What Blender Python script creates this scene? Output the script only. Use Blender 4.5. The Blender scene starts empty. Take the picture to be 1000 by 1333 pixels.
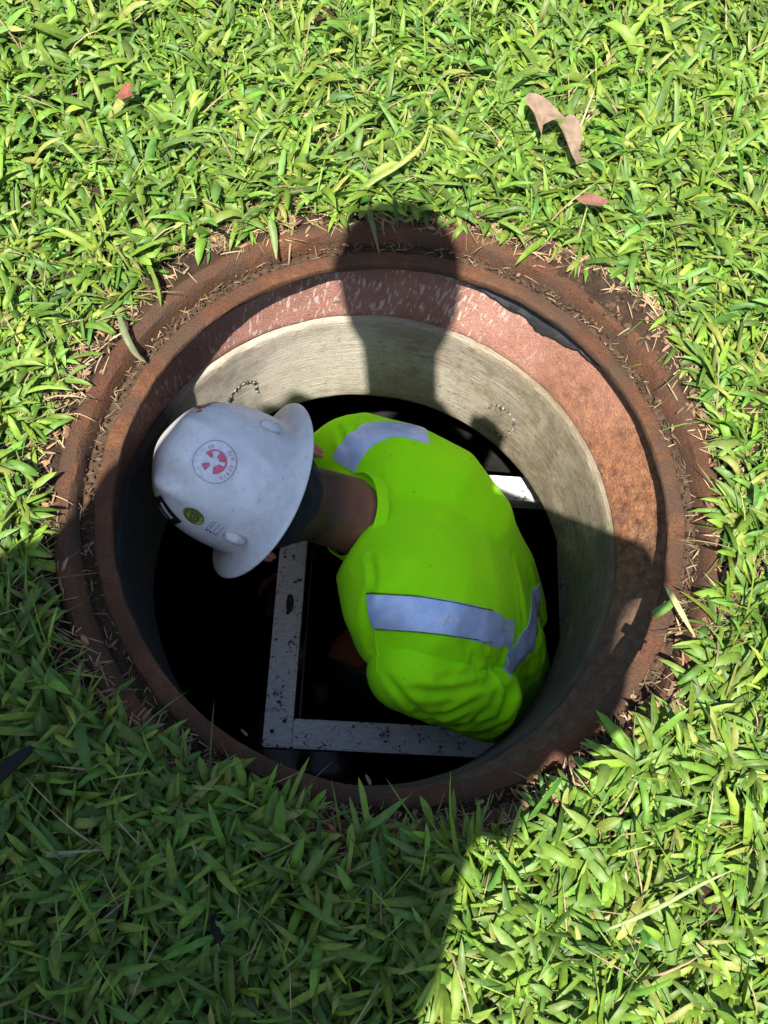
import bpy, bmesh, math, random
import numpy as np
from mathutils import Vector, Matrix, noise
from mathutils.bvhtree import BVHTree

rng = np.random.default_rng(11)
random.seed(11)
scene = bpy.context.scene
COL = scene.collection

# ------------------------------------------------------------------ camera
CAM = np.array([-.087, -.421, 1.074])
FPX = 1100.0                                   # focal length in photograph pixels (1000 x 1333)
cam_data = bpy.data.cameras.new('camera')
cam = bpy.data.objects.new('camera', cam_data); COL.objects.link(cam)
cam.location = CAM; cam.rotation_euler = (.354, -.066, 0)
cam_data.sensor_fit = 'VERTICAL'; cam_data.sensor_height = 24.0
cam_data.lens = 24.0 * FPX / 1333.0
cam_data.clip_start = .01; cam_data.clip_end = 500
scene.camera = cam

# ------------------------------------------------------------------ light
AZ, EL = math.radians(68), math.radians(64)     # where the light travels to, sun height
world = bpy.data.worlds.new('World'); scene.world = world; world.use_nodes = True
wn = world.node_tree
sky = wn.nodes.new('ShaderNodeTexSky'); sky.sky_type = 'NISHITA'; sky.sun_disc = False
sky.sun_elevation = EL; sky.sun_rotation = math.radians(202)
bg = wn.nodes['Background']; bg.inputs['Strength'].default_value = .078
wn.links.new(sky.outputs[0], bg.inputs[0])
sun_d = bpy.data.lights.new('sun', 'SUN'); sun_d.energy = 5.0; sun_d.angle = math.radians(.53)
sun_d.color = (1, .955, .88)
sun = bpy.data.objects.new('sun', sun_d); COL.objects.link(sun)
SUND = Vector((math.cos(AZ)*math.cos(EL), math.sin(AZ)*math.cos(EL), -math.sin(EL)))
sun.rotation_euler = SUND.to_track_quat('-Z', 'Y').to_euler(); sun.location = (-1, -4, 6)
vs = scene.view_settings
vs.view_transform = 'Standard'; vs.look = 'None'; vs.exposure = 1.75; vs.gamma = 1; vs.use_curve_mapping = False
scene.render.engine = 'CYCLES'
scene.cycles.use_denoising = True
scene.cycles.max_bounces = 6; scene.cycles.transparent_max_bounces = 4

# ------------------------------------------------------------------ pixel helper (reads sizes off the photograph)
RM = np.array(cam.rotation_euler.to_matrix())
RX, RY, RZ = Vector(RM[:, 0]), Vector(RM[:, 1]), Vector(RM[:, 2])
def ray(px, py):
    d = RM @ np.array([(px-500)/FPX, -(py-666.5)/FPX, -1.0]); return d/np.linalg.norm(d)
def at(px, py, z):
    d = ray(px, py); return Vector(CAM + d*(z-CAM[2])/d[2])

# ------------------------------------------------------------------ object helpers
def tag(o, label=None, cat=None, group=None, kind=None):
    if label: o['label'] = label
    if cat: o['category'] = cat
    if group: o['group'] = group
    if kind: o['kind'] = kind
    return o
def link(name, me, m=None, parent=None, smooth=True, sharp=None):
    o = bpy.data.objects.new(name, me); COL.objects.link(o)
    if m: me.materials.append(m)
    if smooth:
        me.shade_smooth()
        if sharp: me.set_sharp_from_angle(angle=math.radians(sharp))
    if parent: o.parent = parent
    return o
def mesh(name, v, f, m=None, parent=None, smooth=True, sharp=None, uv=None):
    me = bpy.data.meshes.new(name); me.from_pydata([tuple(p) for p in v], [], f); me.update()
    if uv is not None:
        l = me.uv_layers.new(name='UVMap')
        idx = np.zeros(len(me.loops), dtype=np.int32); me.loops.foreach_get('vertex_index', idx)
        l.data.foreach_set('uv', np.asarray(uv, dtype=np.float32)[idx].ravel())
    return link(name, me, m, parent, smooth, sharp)
def empty(name, loc=(0, 0, 0)):
    o = bpy.data.objects.new(name, None); COL.objects.link(o); o.location = loc; o.empty_display_size = .05
    return o
def adopt(child, parent):
    child.parent = parent; child.matrix_parent_inverse = Matrix.Translation(parent.location).inverted()
    return child
def bmo(name, bm, m=None, parent=None, smooth=True, sharp=None):
    bmesh.ops.recalc_face_normals(bm, faces=bm.faces)
    me = bpy.data.meshes.new(name); bm.to_mesh(me); bm.free()
    o = link(name, me, m, None, smooth, sharp)
    if parent: adopt(o, parent)
    return o

# ------------------------------------------------------------------ materials
class NT:
    def __init__(s, name):
        s.m = bpy.data.materials.new(name); s.m.use_nodes = True; s.t = s.m.node_tree
        s.p = s.t.nodes['Principled BSDF']; s.out = s.t.nodes['Material Output']
    def n(s, typ, **kw):
        n = s.t.nodes.new('ShaderNode'+typ)
        for k, v in kw.items():
            if hasattr(n, k): setattr(n, k, v)
            else: s.set(n, k, v)
        return n
    def set(s, n, k, v):
        i = n.inputs[k] if not isinstance(k, int) else n.inputs[k]
        if isinstance(v, bpy.types.NodeSocket): s.t.links.new(v, i)
        else:
            if hasattr(i.default_value, '__len__') and len(v) == 3 and len(i.default_value) == 4: v = (*v, 1)
            i.default_value = v
    def P(s, **kw):
        for k, v in kw.items(): s.set(s.p, k.replace('_', ' '), v)
        return s
    def coord(s, kind='Object', scale=(1, 1, 1), loc=(0, 0, 0)):
        c = s.n('TexCoord'); mp = s.n('Mapping'); s.t.links.new(c.outputs[kind], mp.inputs[0])
        mp.inputs['Scale'].default_value = scale; mp.inputs['Location'].default_value = loc
        return mp.outputs[0]
    def noise(s, vec, scale, detail=6, rough=.6, dist=0):
        n = s.n('TexNoise'); n.noise_dimensions = '3D'; s.t.links.new(vec, n.inputs['Vector'])
        n.inputs['Scale'].default_value = scale; n.inputs['Detail'].default_value = detail
        n.inputs['Roughness'].default_value = rough; n.inputs['Distortion'].default_value = dist
        return n.outputs['Fac']
    def voro(s, vec, scale, feature='F1'):
        n = s.n('TexVoronoi'); n.feature = feature; s.t.links.new(vec, n.inputs['Vector'])
        n.inputs['Scale'].default_value = scale; return n.outputs['Distance']
    def ramp(s, fac, stops):
        r = s.n('ValToRGB'); s.t.links.new(fac, r.inputs[0]); e = r.color_ramp.elements
        while len(e) < len(stops): e.new(.5)
        for i, (p, c) in enumerate(stops):
            e[i].position = p
            if isinstance(c, (int, float)): c = (c, c, c)
            e[i].color = (*c, 1)
        return r.outputs[0]
    def mix(s, fac, a, b, mode='MIX'):
        n = s.n('MixRGB', blend_type=mode)
        for k, v in ((0, fac), (1, a), (2, b)):
            if isinstance(v, bpy.types.NodeSocket): s.t.links.new(v, n.inputs[k])
            elif k == 0: n.inputs[0].default_value = v
            else: n.inputs[k].default_value = (*v, 1) if len(v) == 3 else v
        return n.outputs[0]
    def math(s, op, a, b=0, c=None):
        n = s.n('Math', operation=op)
        for k, v in enumerate((a, b, c)):
            if v is None: continue
            if isinstance(v, bpy.types.NodeSocket): s.t.links.new(v, n.inputs[k])
            else: n.inputs[k].default_value = v
        return n.outputs[0]
    def bump(s, h, strength=.5, dist=.002):
        b = s.n('Bump'); s.t.links.new(h, b.inputs['Height']); b.inputs['Strength'].default_value = strength
        b.inputs['Distance'].default_value = dist
        s.t.links.new(b.outputs[0], s.p.inputs['Normal']); return s
    def sep(s, vec):
        n = s.n('SeparateXYZ'); s.t.links.new(vec, n.inputs[0]); return n.outputs

def m_plain(name, col, rough=.6, metal=0, var=.25, scale=30, spec=.4):
    n = NT(name); c = n.coord(); f = n.noise(c, scale, 8)
    a = tuple(x*(1-var) for x in col); b = tuple(min(1, x*(1+var)) for x in col)
    n.P(Base_Color=n.ramp(f, [(.3, a), (.7, b)]), Roughness=rough, Metallic=metal, Specular_IOR_Level=spec)
    n.bump(n.noise(c, scale*6, 4), .15, .001)
    return n.m

def m_rust():
    n = NT('rusted_iron'); c = n.coord('Object'); u = n.coord('UV')
    big = n.noise(c, 9, 8, .7); mid = n.noise(c, 45, 8, .65); fine = n.noise(c, 260, 6, .7)
    base = n.ramp(big, [(.3, (0.0393, 0.0170, 0.0077)), (.5, (0.0942, 0.0378, 0.0164)), (.72, (0.1803, 0.0770, 0.0299))])
    base = n.mix(n.ramp(mid, [(.35, 0.0), (.7, .75)]), base, (0.0697, 0.0293, 0.0156))
    base = n.mix(n.ramp(fine, [(.48, 0.0), (.7, .75)]), base, (0.0328, 0.0154, 0.0086))
    mud = n.ramp(n.noise(c, 14, 6, .6, .4), [(.46, 0.0), (.60, .9)])
    base = n.mix(mud, base, (0.0574, 0.0331, 0.0192))
    n.P(Base_Color=base, Roughness=.85, Specular_IOR_Level=.25)
    n.bump(n.math('ADD', n.math('MULTIPLY', mid, 1.0), n.math('MULTIPLY', fine, .7)), 1.0, .007)
    return n.m

def m_riser():
    n = NT('painted_riser'); c = n.coord('Object'); u = n.coord('UV'); U = n.sep(u)
    ang = n.math('DIVIDE', U[0], .40)                       # radians round the ring
    big = n.noise(c, 7, 8, .65); mid = n.noise(c, 60, 8, .7); fine = n.noise(c, 330, 5, .7)
    paint = n.ramp(big, [(.3, (.185, .082, .058)), (.6, (.30, .150, .112)), (.8, (.36, .205, .155))])
    paint = n.mix(n.ramp(fine, [(.5, 0.0), (.8, .5)]), paint, (0.1398, 0.0591, 0.0430))
    rust = n.ramp(mid, [(.36, (.060, .026, .013)), (.50, (.19, .080, .034)), (.66, (.33, .155, .070))])
    rust = n.mix(n.ramp(big, [(.45, 0.0), (.62, .5)]), rust, (.24, .098, .058))
    rust = n.mix(n.ramp(fine, [(.50, 0.0), (.64, .75)]), rust, (.055, .028, .017))
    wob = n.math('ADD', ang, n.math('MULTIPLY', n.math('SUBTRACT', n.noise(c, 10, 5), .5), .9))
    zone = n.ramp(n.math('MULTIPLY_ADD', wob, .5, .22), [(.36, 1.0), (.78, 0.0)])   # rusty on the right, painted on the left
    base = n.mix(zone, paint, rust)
    # slanted white scrapes in the paint
    sc = n.n('Mapping'); n.t.links.new(u, sc.inputs[0]); sc.inputs['Rotation'].default_value = (0, 0, .25); sc.inputs['Scale'].default_value = (170, 48, 1)
    scr = n.noise(sc.outputs[0], 1.0, 4, .55)
    msk = n.ramp(n.noise(c, 22, 3), [(.36, 0.0), (.6, .10)])
    scr = n.ramp(n.math('ADD', scr, msk), [(.61, 0.0), (.69, .75)])
    keep = n.math('MULTIPLY', scr, n.ramp(n.math('MULTIPLY_ADD', wob, .5, .0), [(.38, 0.0), (.62, 1.0)]))
    base = n.mix(keep, base, (0.4516, 0.3871, 0.3333))
    base = n.mix(n.ramp(n.noise(c, 38, 4), [(.66, 0.0), (.70, .8)]), base, (0.0914, 0.0484, 0.0430))
    near_dark = n.ramp(n.math('MULTIPLY_ADD', wob, .4, .5), [(.34, .85), (.50, 0.0)])  # darker brown round the near side
    base = n.mix(near_dark, base, n.ramp(mid, [(.3, (0.0484, 0.0323, 0.0193)), (.7, (0.1613, 0.1075, 0.0667))]))
    lf = n.ramp(n.math('MULTIPLY_ADD', wob, .2, 0.0), [(.44, 0.0), (.56, .85)])  # shade on the left wall painted in as a darker tone
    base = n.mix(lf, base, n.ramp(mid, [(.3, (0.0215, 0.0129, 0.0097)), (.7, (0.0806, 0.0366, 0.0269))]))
    n.P(Base_Color=base, Roughness=.8, Specular_IOR_Level=.25)
    n.bump(n.math('ADD', n.math('MULTIPLY', mid, .8), fine), .9, .005)
    return n.m

def m_concrete():
    n = NT('shaft_concrete'); c = n.coord('Object'); u = n.coord('UV'); U = n.sep(u)
    ang = n.math('DIVIDE', U[0], .37)
    st = n.n('Mapping'); n.t.links.new(u, st.inputs[0]); st.inputs['Scale'].default_value = (5, 150, 1)
    gr = n.noise(st.outputs[0], 1.0, 8, .75, 1.6)            # form-board streaks round the ring
    st2 = n.n('Mapping'); n.t.links.new(u, st2.inputs[0]); st2.inputs['Scale'].default_value = (14, 380, 1)
    gr2 = n.noise(st2.outputs[0], 1.0, 5, .7, .3)
    big = n.noise(c, 7, 8, .6); fine = n.noise(c, 240, 6, .7)
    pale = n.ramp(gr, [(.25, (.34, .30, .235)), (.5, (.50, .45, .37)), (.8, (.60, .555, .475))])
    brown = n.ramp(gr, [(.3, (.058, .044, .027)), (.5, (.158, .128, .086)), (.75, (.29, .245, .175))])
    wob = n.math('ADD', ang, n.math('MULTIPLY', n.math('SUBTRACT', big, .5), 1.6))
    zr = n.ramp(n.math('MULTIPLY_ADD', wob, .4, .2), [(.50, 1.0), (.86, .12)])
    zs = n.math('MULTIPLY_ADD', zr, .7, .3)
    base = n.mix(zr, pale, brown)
    base = n.mix(n.math('MULTIPLY', zs, n.ramp(gr2, [(.38, .7), (.54, 0.0)])), base, (.095, .072, .045))
    base = n.mix(n.math('MULTIPLY', zs, n.ramp(n.noise(c, 20, 9, .75, .8), [(.47, 0.0), (.62, .6)])), base, (.30, .255, .18))
    base = n.mix(n.math('MULTIPLY', zs, n.ramp(n.noise(c, 70, 7, .75), [(.55, 0.0), (.64, .75)])), base, (.070, .056, .036))
    base = n.mix(n.math('MULTIPLY', zs, n.ramp(n.noise(c, 15, 6, .7), [(.52, 0.0), (.66, .75)])), base, (.125, .080, .040))
    edge = n.ramp(n.math('ADD', U[1], n.math('MULTIPLY', n.math('SUBTRACT', big, .5), .08)), [(.262, .7), (.300, 0.0)])
    base = n.mix(n.math('MULTIPLY', edge, .6), base, (.16, .125, .080))
    # moss low on the right, near side shade painted into the colour
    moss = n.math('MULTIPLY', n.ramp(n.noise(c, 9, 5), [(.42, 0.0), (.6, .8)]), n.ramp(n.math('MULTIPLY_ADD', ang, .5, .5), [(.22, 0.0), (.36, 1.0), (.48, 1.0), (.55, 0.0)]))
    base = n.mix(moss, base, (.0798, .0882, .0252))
    near_shade = n.ramp(n.math('MULTIPLY_ADD', wob, .4, .5), [(.30, .9), (.50, 0.0)])
    base = n.mix(near_shade, base, n.ramp(gr, [(.3, (.0294, .0252, .0168)), (.7, (.0798, .0714, .0521))]))
    left = n.ramp(n.math('MULTIPLY_ADD', wob, .2, 0.0), [(.44, 0.0), (.54, .95)])  # left wall shade put into the colour too
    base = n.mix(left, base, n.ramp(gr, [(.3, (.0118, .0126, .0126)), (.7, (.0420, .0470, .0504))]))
    pit = n.ramp(n.voro(c, 150), [(.0, 1.0), (.12, 0.0)])
    pit = n.math('MULTIPLY', pit, n.ramp(n.noise(c, 30, 2), [(.5, 0.0), (.6, 1.0)]))
    base = n.mix(n.math('MULTIPLY', pit, .7), base, (.0840, .0714, .0504))
    n.P(Base_Color=base, Roughness=.88, Specular_IOR_Level=.25)
    n.bump(n.math('ADD', n.math('MULTIPLY', gr2, 1.0), n.math('SUBTRACT', n.math('MULTIPLY', fine, .8), pit)), .9, .004)
    return n.m

def m_soil():
    n = NT('soil'); c = n.coord('Object')
    big = n.noise(c, 6, 8, .65); mid = n.noise(c, 60, 8, .7); fine = n.noise(c, 300, 5, .7)
    base = n.ramp(mid, [(.3, (.0151, .0101, .0067)), (.55, (.0403, .0252, .0160)), (.8, (.0882, .0588, .0370))])
    base = n.mix(n.ramp(big, [(.4, 0.0), (.65, .5)]), base, (.0588, .0302, .0185))
    P = n.sep(c)
    r = n.math('POWER', n.math('ADD', n.math('MULTIPLY', P[0], P[0]), n.math('MULTIPLY', P[1], P[1])), .5)
    base = n.mix(n.ramp(n.math('MULTIPLY', r, .2), [(.26, 0.0), (.36, .95)]), base, n.ramp(mid, [(.3, (.0294, .0630, .0126)), (.7, (.1092, .1848, .0294))]))
    n.P(Base_Color=base, Roughness=.95, Specular_IOR_Level=.15)
    n.bump(n.math('ADD', mid, fine), .9, .008)
    return n.m

def m_leafy(name, trans=.35, rough=.42, spec=.45):
    n = NT(name); a = n.n('VertexColor'); a.layer_name = 'Col'
    c = n.coord('Object'); f = n.noise(c, 120, 4)
    col = n.mix(1.0, a.outputs[0], n.ramp(f, [(.25, .72), (.75, 1.2)]), 'MULTIPLY')
    n.P(Base_Color=col, Roughness=rough, Specular_IOR_Level=spec)
    tr = n.n('BsdfTranslucent'); n.t.links.new(n.mix(1.0, col, (1.2, 1.2, .7), 'MULTIPLY'), tr.inputs[0])
    mx = n.n('MixShader'); mx.inputs[0].default_value = trans
    n.t.links.new(n.p.outputs[0], mx.inputs[1]); n.t.links.new(tr.outputs[0], mx.inputs[2]); n.t.links.new(mx.outputs[0], n.out.inputs[0])
    return n.m

def m_fabric(name, col, col2, rough=.85):
    n = NT(name); c = n.coord('Object'); f = n.noise(c, 14, 5); w = n.noise(c, 900, 2)
    n.P(Base_Color=n.ramp(f, [(.35, col), (.65, col2)]), Roughness=rough, Specular_IOR_Level=.2)
    sp = n.ramp(n.noise(c, 70, 4, .6), [(.68, 0.0), (.73, .35)])
    n.P(Base_Color=n.mix(sp, n.ramp(f, [(.35, col), (.65, col2)]), (.10, .16, .02) if col[1] > .4 else (.01, .01, .01)))
    n.p.inputs['Sheen Weight'].default_value = .03
    wr = n.n('Mapping'); n.t.links.new(c, wr.inputs[0]); wr.inputs['Rotation'].default_value = (.3, .5, .7); wr.inputs['Scale'].default_value = (60, 18, 40)
    n.bump(n.math('ADD', n.math('ADD', n.noise(c, 38, 3), n.math('MULTIPLY', n.noise(wr.outputs[0], 1, 4), .7)), n.math('MULTIPLY', w, .45)), .38, .004)
    return n.m

def m_hat():
    n = NT('hat_plastic'); c = n.coord('Object')
    big = n.noise(c, 12, 7, .7); fine = n.noise(c, 110, 6, .7)
    base = n.ramp(big, [(.3, (0.4516, 0.4469, 0.4328)), (.6, (0.6021, 0.5974, 0.5833))])
    base = n.mix(n.ramp(fine, [(.58, 0.0), (.68, .55)]), base, (0.3105, 0.2822, 0.2446))
    st = n.n('Mapping'); n.t.links.new(c, st.inputs[0]); st.inputs['Scale'].default_value = (160, 40, 60); st.inputs['Rotation'].default_value = (0.3763, 0.2822, 0.7526)
    base = n.mix(n.ramp(n.noise(st.outputs[0], 1, 3), [(.69, 0.0), (.73, .35)]), base, (0.1882, 0.1693, 0.1505))
    base = n.mix(n.ramp(n.noise(c, 26, 5, .7, .5), [(.52, 0.0), (.72, .45)]), base, (0.3763, 0.3293, 0.2634))
    n.P(Base_Color=base, Roughness=n.ramp(big, [(.3, .45), (.7, .26)]), Specular_IOR_Level=.45)
    n.bump(n.noise(c, 60, 5), .10, .002)
    return n.m

def m_metal():
    n = NT('worn_white_bar'); c = n.coord('Object')
    sp = n.noise(c, 46, 7, .72, .3); fi = n.noise(c, 170, 5, .7)
    st = n.n('Mapping'); n.t.links.new(c, st.inputs[0]); st.inputs['Scale'].default_value = (60, 260, 60)
    base = n.ramp(n.noise(st.outputs[0], 1, 4), [(.3, (.50, .515, .53)), (.7, (.76, .765, .765))])
    spots = n.ramp(n.math('ADD', n.math('MULTIPLY', sp, .65), n.math('MULTIPLY', fi, .35)), [(.545, 0.0), (.575, .93)])
    base = n.mix(spots, base, (.0151, .0143, .0134))
    n.P(Base_Color=base, Roughness=.5, Metallic=.15, Specular_IOR_Level=.4)
    n.bump(fi, .25, .001)
    return n.m

def m_skin(name, col):
    n = NT(name); c = n.coord('Object'); f = n.noise(c, 40, 5)
    n.P(Base_Color=n.ramp(f, [(.3, tuple(x*.8 for x in col)), (.7, tuple(x*1.12 for x in col))]), Roughness=.5, Specular_IOR_Level=.4)
    n.p.inputs['Subsurface Weight'].default_value = .12
    n.p.inputs['Subsurface Radius'].default_value = (.012, .005, .003)
    n.bump(n.noise(c, 420, 3), .2, .001)
    return n.m

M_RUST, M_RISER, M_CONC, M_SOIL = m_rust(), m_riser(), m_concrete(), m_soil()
M_GRASS = m_leafy('grass_blade', .36, .50, .30); M_DRY = m_leafy('dry_litter', .15, .8, .2)
M_TAR = m_plain('black_sealant', (.014, .013, .014), .45, 0, .5, 60)
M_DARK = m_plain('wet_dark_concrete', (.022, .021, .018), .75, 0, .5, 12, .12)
M_CLOD = m_plain('soil_clod', (.045, .028, .018), .95, 0, .6, 120, .1)
M_STONE = m_plain('pale_pebble', (.20, .19, .17), .7, 0, .3, 60)
M_MORTAR = m_plain('grey_mortar', (.055, .052, .045), .9, 0, .4, 120)
M_BAR = m_metal(); M_PERF = m_plain('perforated_steel', (.035, .035, .036), .45, .6, .4, 40)
M_VEST = m_fabric('fluorescent_yellow_knit', (.33, .94, .001), (.39, .985, .002))
M_SEAM = m_fabric('fluorescent_rib', (.30, .90, .001), (.36, .95, .002))
M_THREAD = m_plain('stitching', (.10, .18, .02), .8, 0, .2, 200)
M_PANTS = m_fabric('navy_work_trousers', (.012, .014, .020), (.02, .022, .03))
M_CLOTH = m_fabric('dark_head_cloth', (.004, .005, .007), (.010, .012, .016))
M_SKIN = m_skin('tanned_skin', (.23, .095, .055)); M_EAR = m_skin('flushed_ear', (.42, .13, .09))
M_BOOT = m_plain('black_rubber', (.012, .012, .012), .5)
M_HAT = m_hat()
def m_reflect():
    n = NT('reflective_tape'); c = n.coord('Object')
    f = n.noise(c, 50, 5); w = n.noise(c, 700, 2)
    n.P(Base_Color=n.ramp(f, [(.35, (.40, .53, .76)), (.65, (.54, .66, .84))]), Roughness=.42, Metallic=.2, Specular_IOR_Level=.6)  # blue of the reflected sky put into the base colour
    n.bump(n.math('ADD', n.noise(c, 80, 4), n.math('MULTIPLY', w, .3)), .22, .002)
    return n.m
M_TAPE = m_reflect()
def m_hair():
    n = NT('cropped_hair'); c = n.coord('Object', (1, 1, 1))
    n.P(Base_Color=n.ramp(n.noise(c, 500, 3, .7), [(.35, (.022, .013, .009)), (.7, (.13, .065, .042))]), Roughness=.8, Specular_IOR_Level=.2)
    n.bump(n.noise(c, 700, 2), .6, .002)
    return n.m
M_HAIR = m_hair()
M_RED = m_plain('worn_red_print', (.50, .10, .15), .55, 0, .35, 300); M_STICK = m_plain('greyed_sticker', (.52, .53, .55), .5, 0, .18, 160)
M_STICKEDGE = m_plain('sticker_edge', (.22, .24, .28), .6, 0, .3, 200)
M_GREEN = m_plain('dark_green_print', (.045, .065, .022), .5, 0, .3, 300); M_YEL = m_plain('yellow_green_print', (.27, .28, .05), .5, 0, .3, 300)
M_BLACKP = m_plain('black_print', (.012, .012, .014), .5); M_WHITEP = m_plain('white_print', (.6, .6, .6), .5, 0, .1)
M_ORANGE = m_plain('orange_red_print', (.46, .075, .03), .5, 0, .35, 200)
def m_water():
    n = NT('dark_water'); c = n.coord('Object')
    n.P(Base_Color=(.006, .007, .006), Roughness=.10, Specular_IOR_Level=.16)
    n.bump(n.noise(c, 12, 2), .04, .01)
    return n.m
M_WATER = m_water()

# ------------------------------------------------------------------ lathe
A0 = -math.pi/2                                # seam on the near side
def lathe(name, prof, segs=256, m=None, parent=None, off=lambda z: (0, 0), jit=None, sharp=35, a0=A0, a1=A0+2*math.pi, rad=.38, closed=True):
    v, f, uv = [], [], []
    n = len(prof); cols = segs+1
    arc = [0]
    for i in range(1, n): arc.append(arc[-1]+math.hypot(prof[i][0]-prof[i-1][0], prof[i][1]-prof[i-1][1]))
    for i, (r, z) in enumerate(prof):
        for j in range(cols):
            a = a0+(a1-a0)*j/segs
            rr, zz = (r, z) if jit is None else jit(r, z, a, i)
            ox, oy = off(z)
            v.append((ox+rr*math.cos(a), oy+rr*math.sin(a), zz)); uv.append((a*rad, arc[i]))
    for i in range(n-1):
        for j in range(segs):
            p = i*cols+j
            f.append((p, p+cols, p+cols+1, p+1))
    return mesh(name, v, f, m, parent, True, sharp, uv)
def nz(x, y, z, s): return noise.noise(Vector((x*s, y*s, z*s)))

# ------------------------------------------------------------------ ground
def soil_h(x, y):
    r = math.hypot(x, y); a = math.atan2(y, x)
    h = .020+.010*nz(x, y, 0, 7)+.006*nz(x, y, 3, 30)
    k = max(0, min(1, (r-.455)/.05))
    # soil heaped over the frame on the far right
    heap = (math.exp(-((a-.78)/.36)**2)*.034+.012*math.exp(-((a+.35)/.25)**2)+.010*math.exp(-((a-2.2)/.3)**2))*max(0, 1-abs(r-.462)/.044)*(.8+.5*nz(x, y, 5, 24))
    return (h*(.35+.65*k)+heap+.004*nz(x, y, 9, 60)) if r < 3 else h*.5
radii = [.425, .435, .445, .455, .465, .475, .487, .50, .52, .55, .58, .62, .68, .76, .88, 1.0, 1.2, 1.5, 2, 3, 5, 9, 18, 40, 90]
gv, gf = [], []
GS = 480
for i, r in enumerate(radii):
    for j in range(GS):
        a = 2*math.pi*j/GS
        rr = r
        if i == 0: rr = .436+.006*nz(math.cos(a), math.sin(a), 1, 4)
        x, y = rr*math.cos(a), rr*math.sin(a)
        gv.append((x, y, -.03 if i == 0 else soil_h(x, y)))
for i in range(len(radii)-1):
    for j in range(GS):
        k = (j+1) % GS
        gf.append((i*GS+j, (i+1)*GS+j, (i+1)*GS+k, i*GS+k))
ground = mesh('ground', gv, gf, M_SOIL)
tag(ground, 'bare brown soil under the grass and round the opening', 'ground', kind='structure')

# ------------------------------------------------------------------ manhole frame, riser, concrete shaft, chamber
frame = empty('manhole_frame')
tag(frame, 'rusty round iron manhole frame set in the grass', 'manhole frame')
def jf(r, z, a, i):
    c, s = math.cos(a), math.sin(a)
    return r+.0016*nz(c, s, z*9, 9)+.0008*nz(c, s, z*20, 40), z+.0018*nz(c, s, 5+r*9, 12)+.0008*nz(c, s, r*30, 50)
lathe('outer_rim', [(.452, -.05), (.452, .012), (.4495, .0155), (.444, .0195), (.432, .0185), (.4275, .0150), (.4235, .004), (.421, -.014)], 320, M_RUST, frame, jit=jf)
lathe('cover_seat', [(.4225, -.0125), (.418, -.0105), (.411, -.0115), (.403, -.009)], 320, M_CLOD, frame, jit=jf)
lathe('inner_lip', [(.4050, -.0125), (.4035, -.0030), (.4010, -.0004), (.394, .0004), (.384, .0002), (.3806, -.0012), (.3795, -.0040), (.3805, -.012), (.3835, -.0185), (.391, -.0215), (.416, -.023), (.45, -.03)], 320, M_RUST, frame, jit=jf)

riser = empty('riser_ring')
tag(riser, 'reddish brown painted riser ring scraped and rusted beneath the frame', 'riser ring')
def roff(z): return (-.029*min(1, max(0, -z/.14)), 0)
def jr(r, z, a, i):
    c, s = math.cos(a), math.sin(a)
    rough = max(0, min(1, .5+1.2*c))
    return r+.0014*nz(c, s, z*8, 6)+rough*.0012*nz(c, s, z*4, 30), z+(.0012*nz(c, s, 2, 40) if i > 6 else 0)
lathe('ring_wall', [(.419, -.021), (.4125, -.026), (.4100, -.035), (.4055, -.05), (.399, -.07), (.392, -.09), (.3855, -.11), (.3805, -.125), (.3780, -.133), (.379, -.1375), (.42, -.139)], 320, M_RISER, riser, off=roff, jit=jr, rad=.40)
# black sealant smeared between frame and riser on the far right
def js(r, z, a, i):
    t = (a-math.radians(33))/math.radians(47)
    env = max(.10, math.sin(math.pi*max(0, min(1, t)))**.7*(.55+.5*max(0, 1-abs(t-.35)*2.2)))
    zz = -.024+(z+.024)*env*(1+.35*nz(t*9, 0, 0, 1)+.2*nz(t*30, 3, 0, 1))
    return r-(-zz-.024)*.20+.0012*nz(a*9, zz*60, 0, 3), zz
lathe('sealant_strip', [(.4105, -.024), (.4070, -.027), (.4055, -.036), (.4030, -.046), (.4005, -.055), (.4015, -.059), (.411, -.060)], 90, M_TAR, riser, off=roff, jit=js, a0=math.radians(33), a1=math.radians(80))

shaft = empty('concrete_shaft_ring', (-.028, 0, 0))
tag(shaft, 'pale board-marked concrete ring lining the upper shaft', 'concrete ring')
SO = (-.028, 0)
def jc(r, z, a, i):
    c, s = math.cos(a), math.sin(a)
    chip = .004*max(0, nz(c, s, 7, 14)) if i in (3, 4) else 0
    return r+.0016*nz(c, s, z*3, 4)+.0006*nz(c, s, z*40, 20)+chip, z-(chip*.6)
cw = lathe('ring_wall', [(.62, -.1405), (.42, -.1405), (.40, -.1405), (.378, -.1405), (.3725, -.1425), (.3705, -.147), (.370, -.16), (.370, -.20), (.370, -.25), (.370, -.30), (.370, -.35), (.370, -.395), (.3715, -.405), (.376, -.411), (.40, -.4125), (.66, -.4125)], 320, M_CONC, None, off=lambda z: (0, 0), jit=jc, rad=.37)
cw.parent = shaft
def on_shaft(px, py, rad=.3700):
    d = ray(px, py); cx, cy = CAM[0]-SO[0], CAM[1]-SO[1]
    a = d[0]**2+d[1]**2; b = 2*(cx*d[0]+cy*d[1]); c = cx*cx+cy*cy-rad*rad
    t = (-b+math.sqrt(b*b-4*a*c))/(2*a); return Vector(CAM+d*t)
def blob(bm, p, r, sq=(1, 1, 1), sub=1, rot=None):
    res = bmesh.ops.create_icosphere(bm, subdivisions=sub, radius=r)
    R = (rot or Matrix.Rotation(random.random()*6.28, 3, Vector((random.gauss(0, 1), random.gauss(0, 1), 1)).normalized()))
    for v in res['verts']:
        q = v.co*(1+.5*noise.noise(v.co*(1.3/r)+Vector(p)*37))
        v.co = R @ Vector((q.x*sq[0], q.y*sq[1], q.z*sq[2]))+Vector(p)
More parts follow.
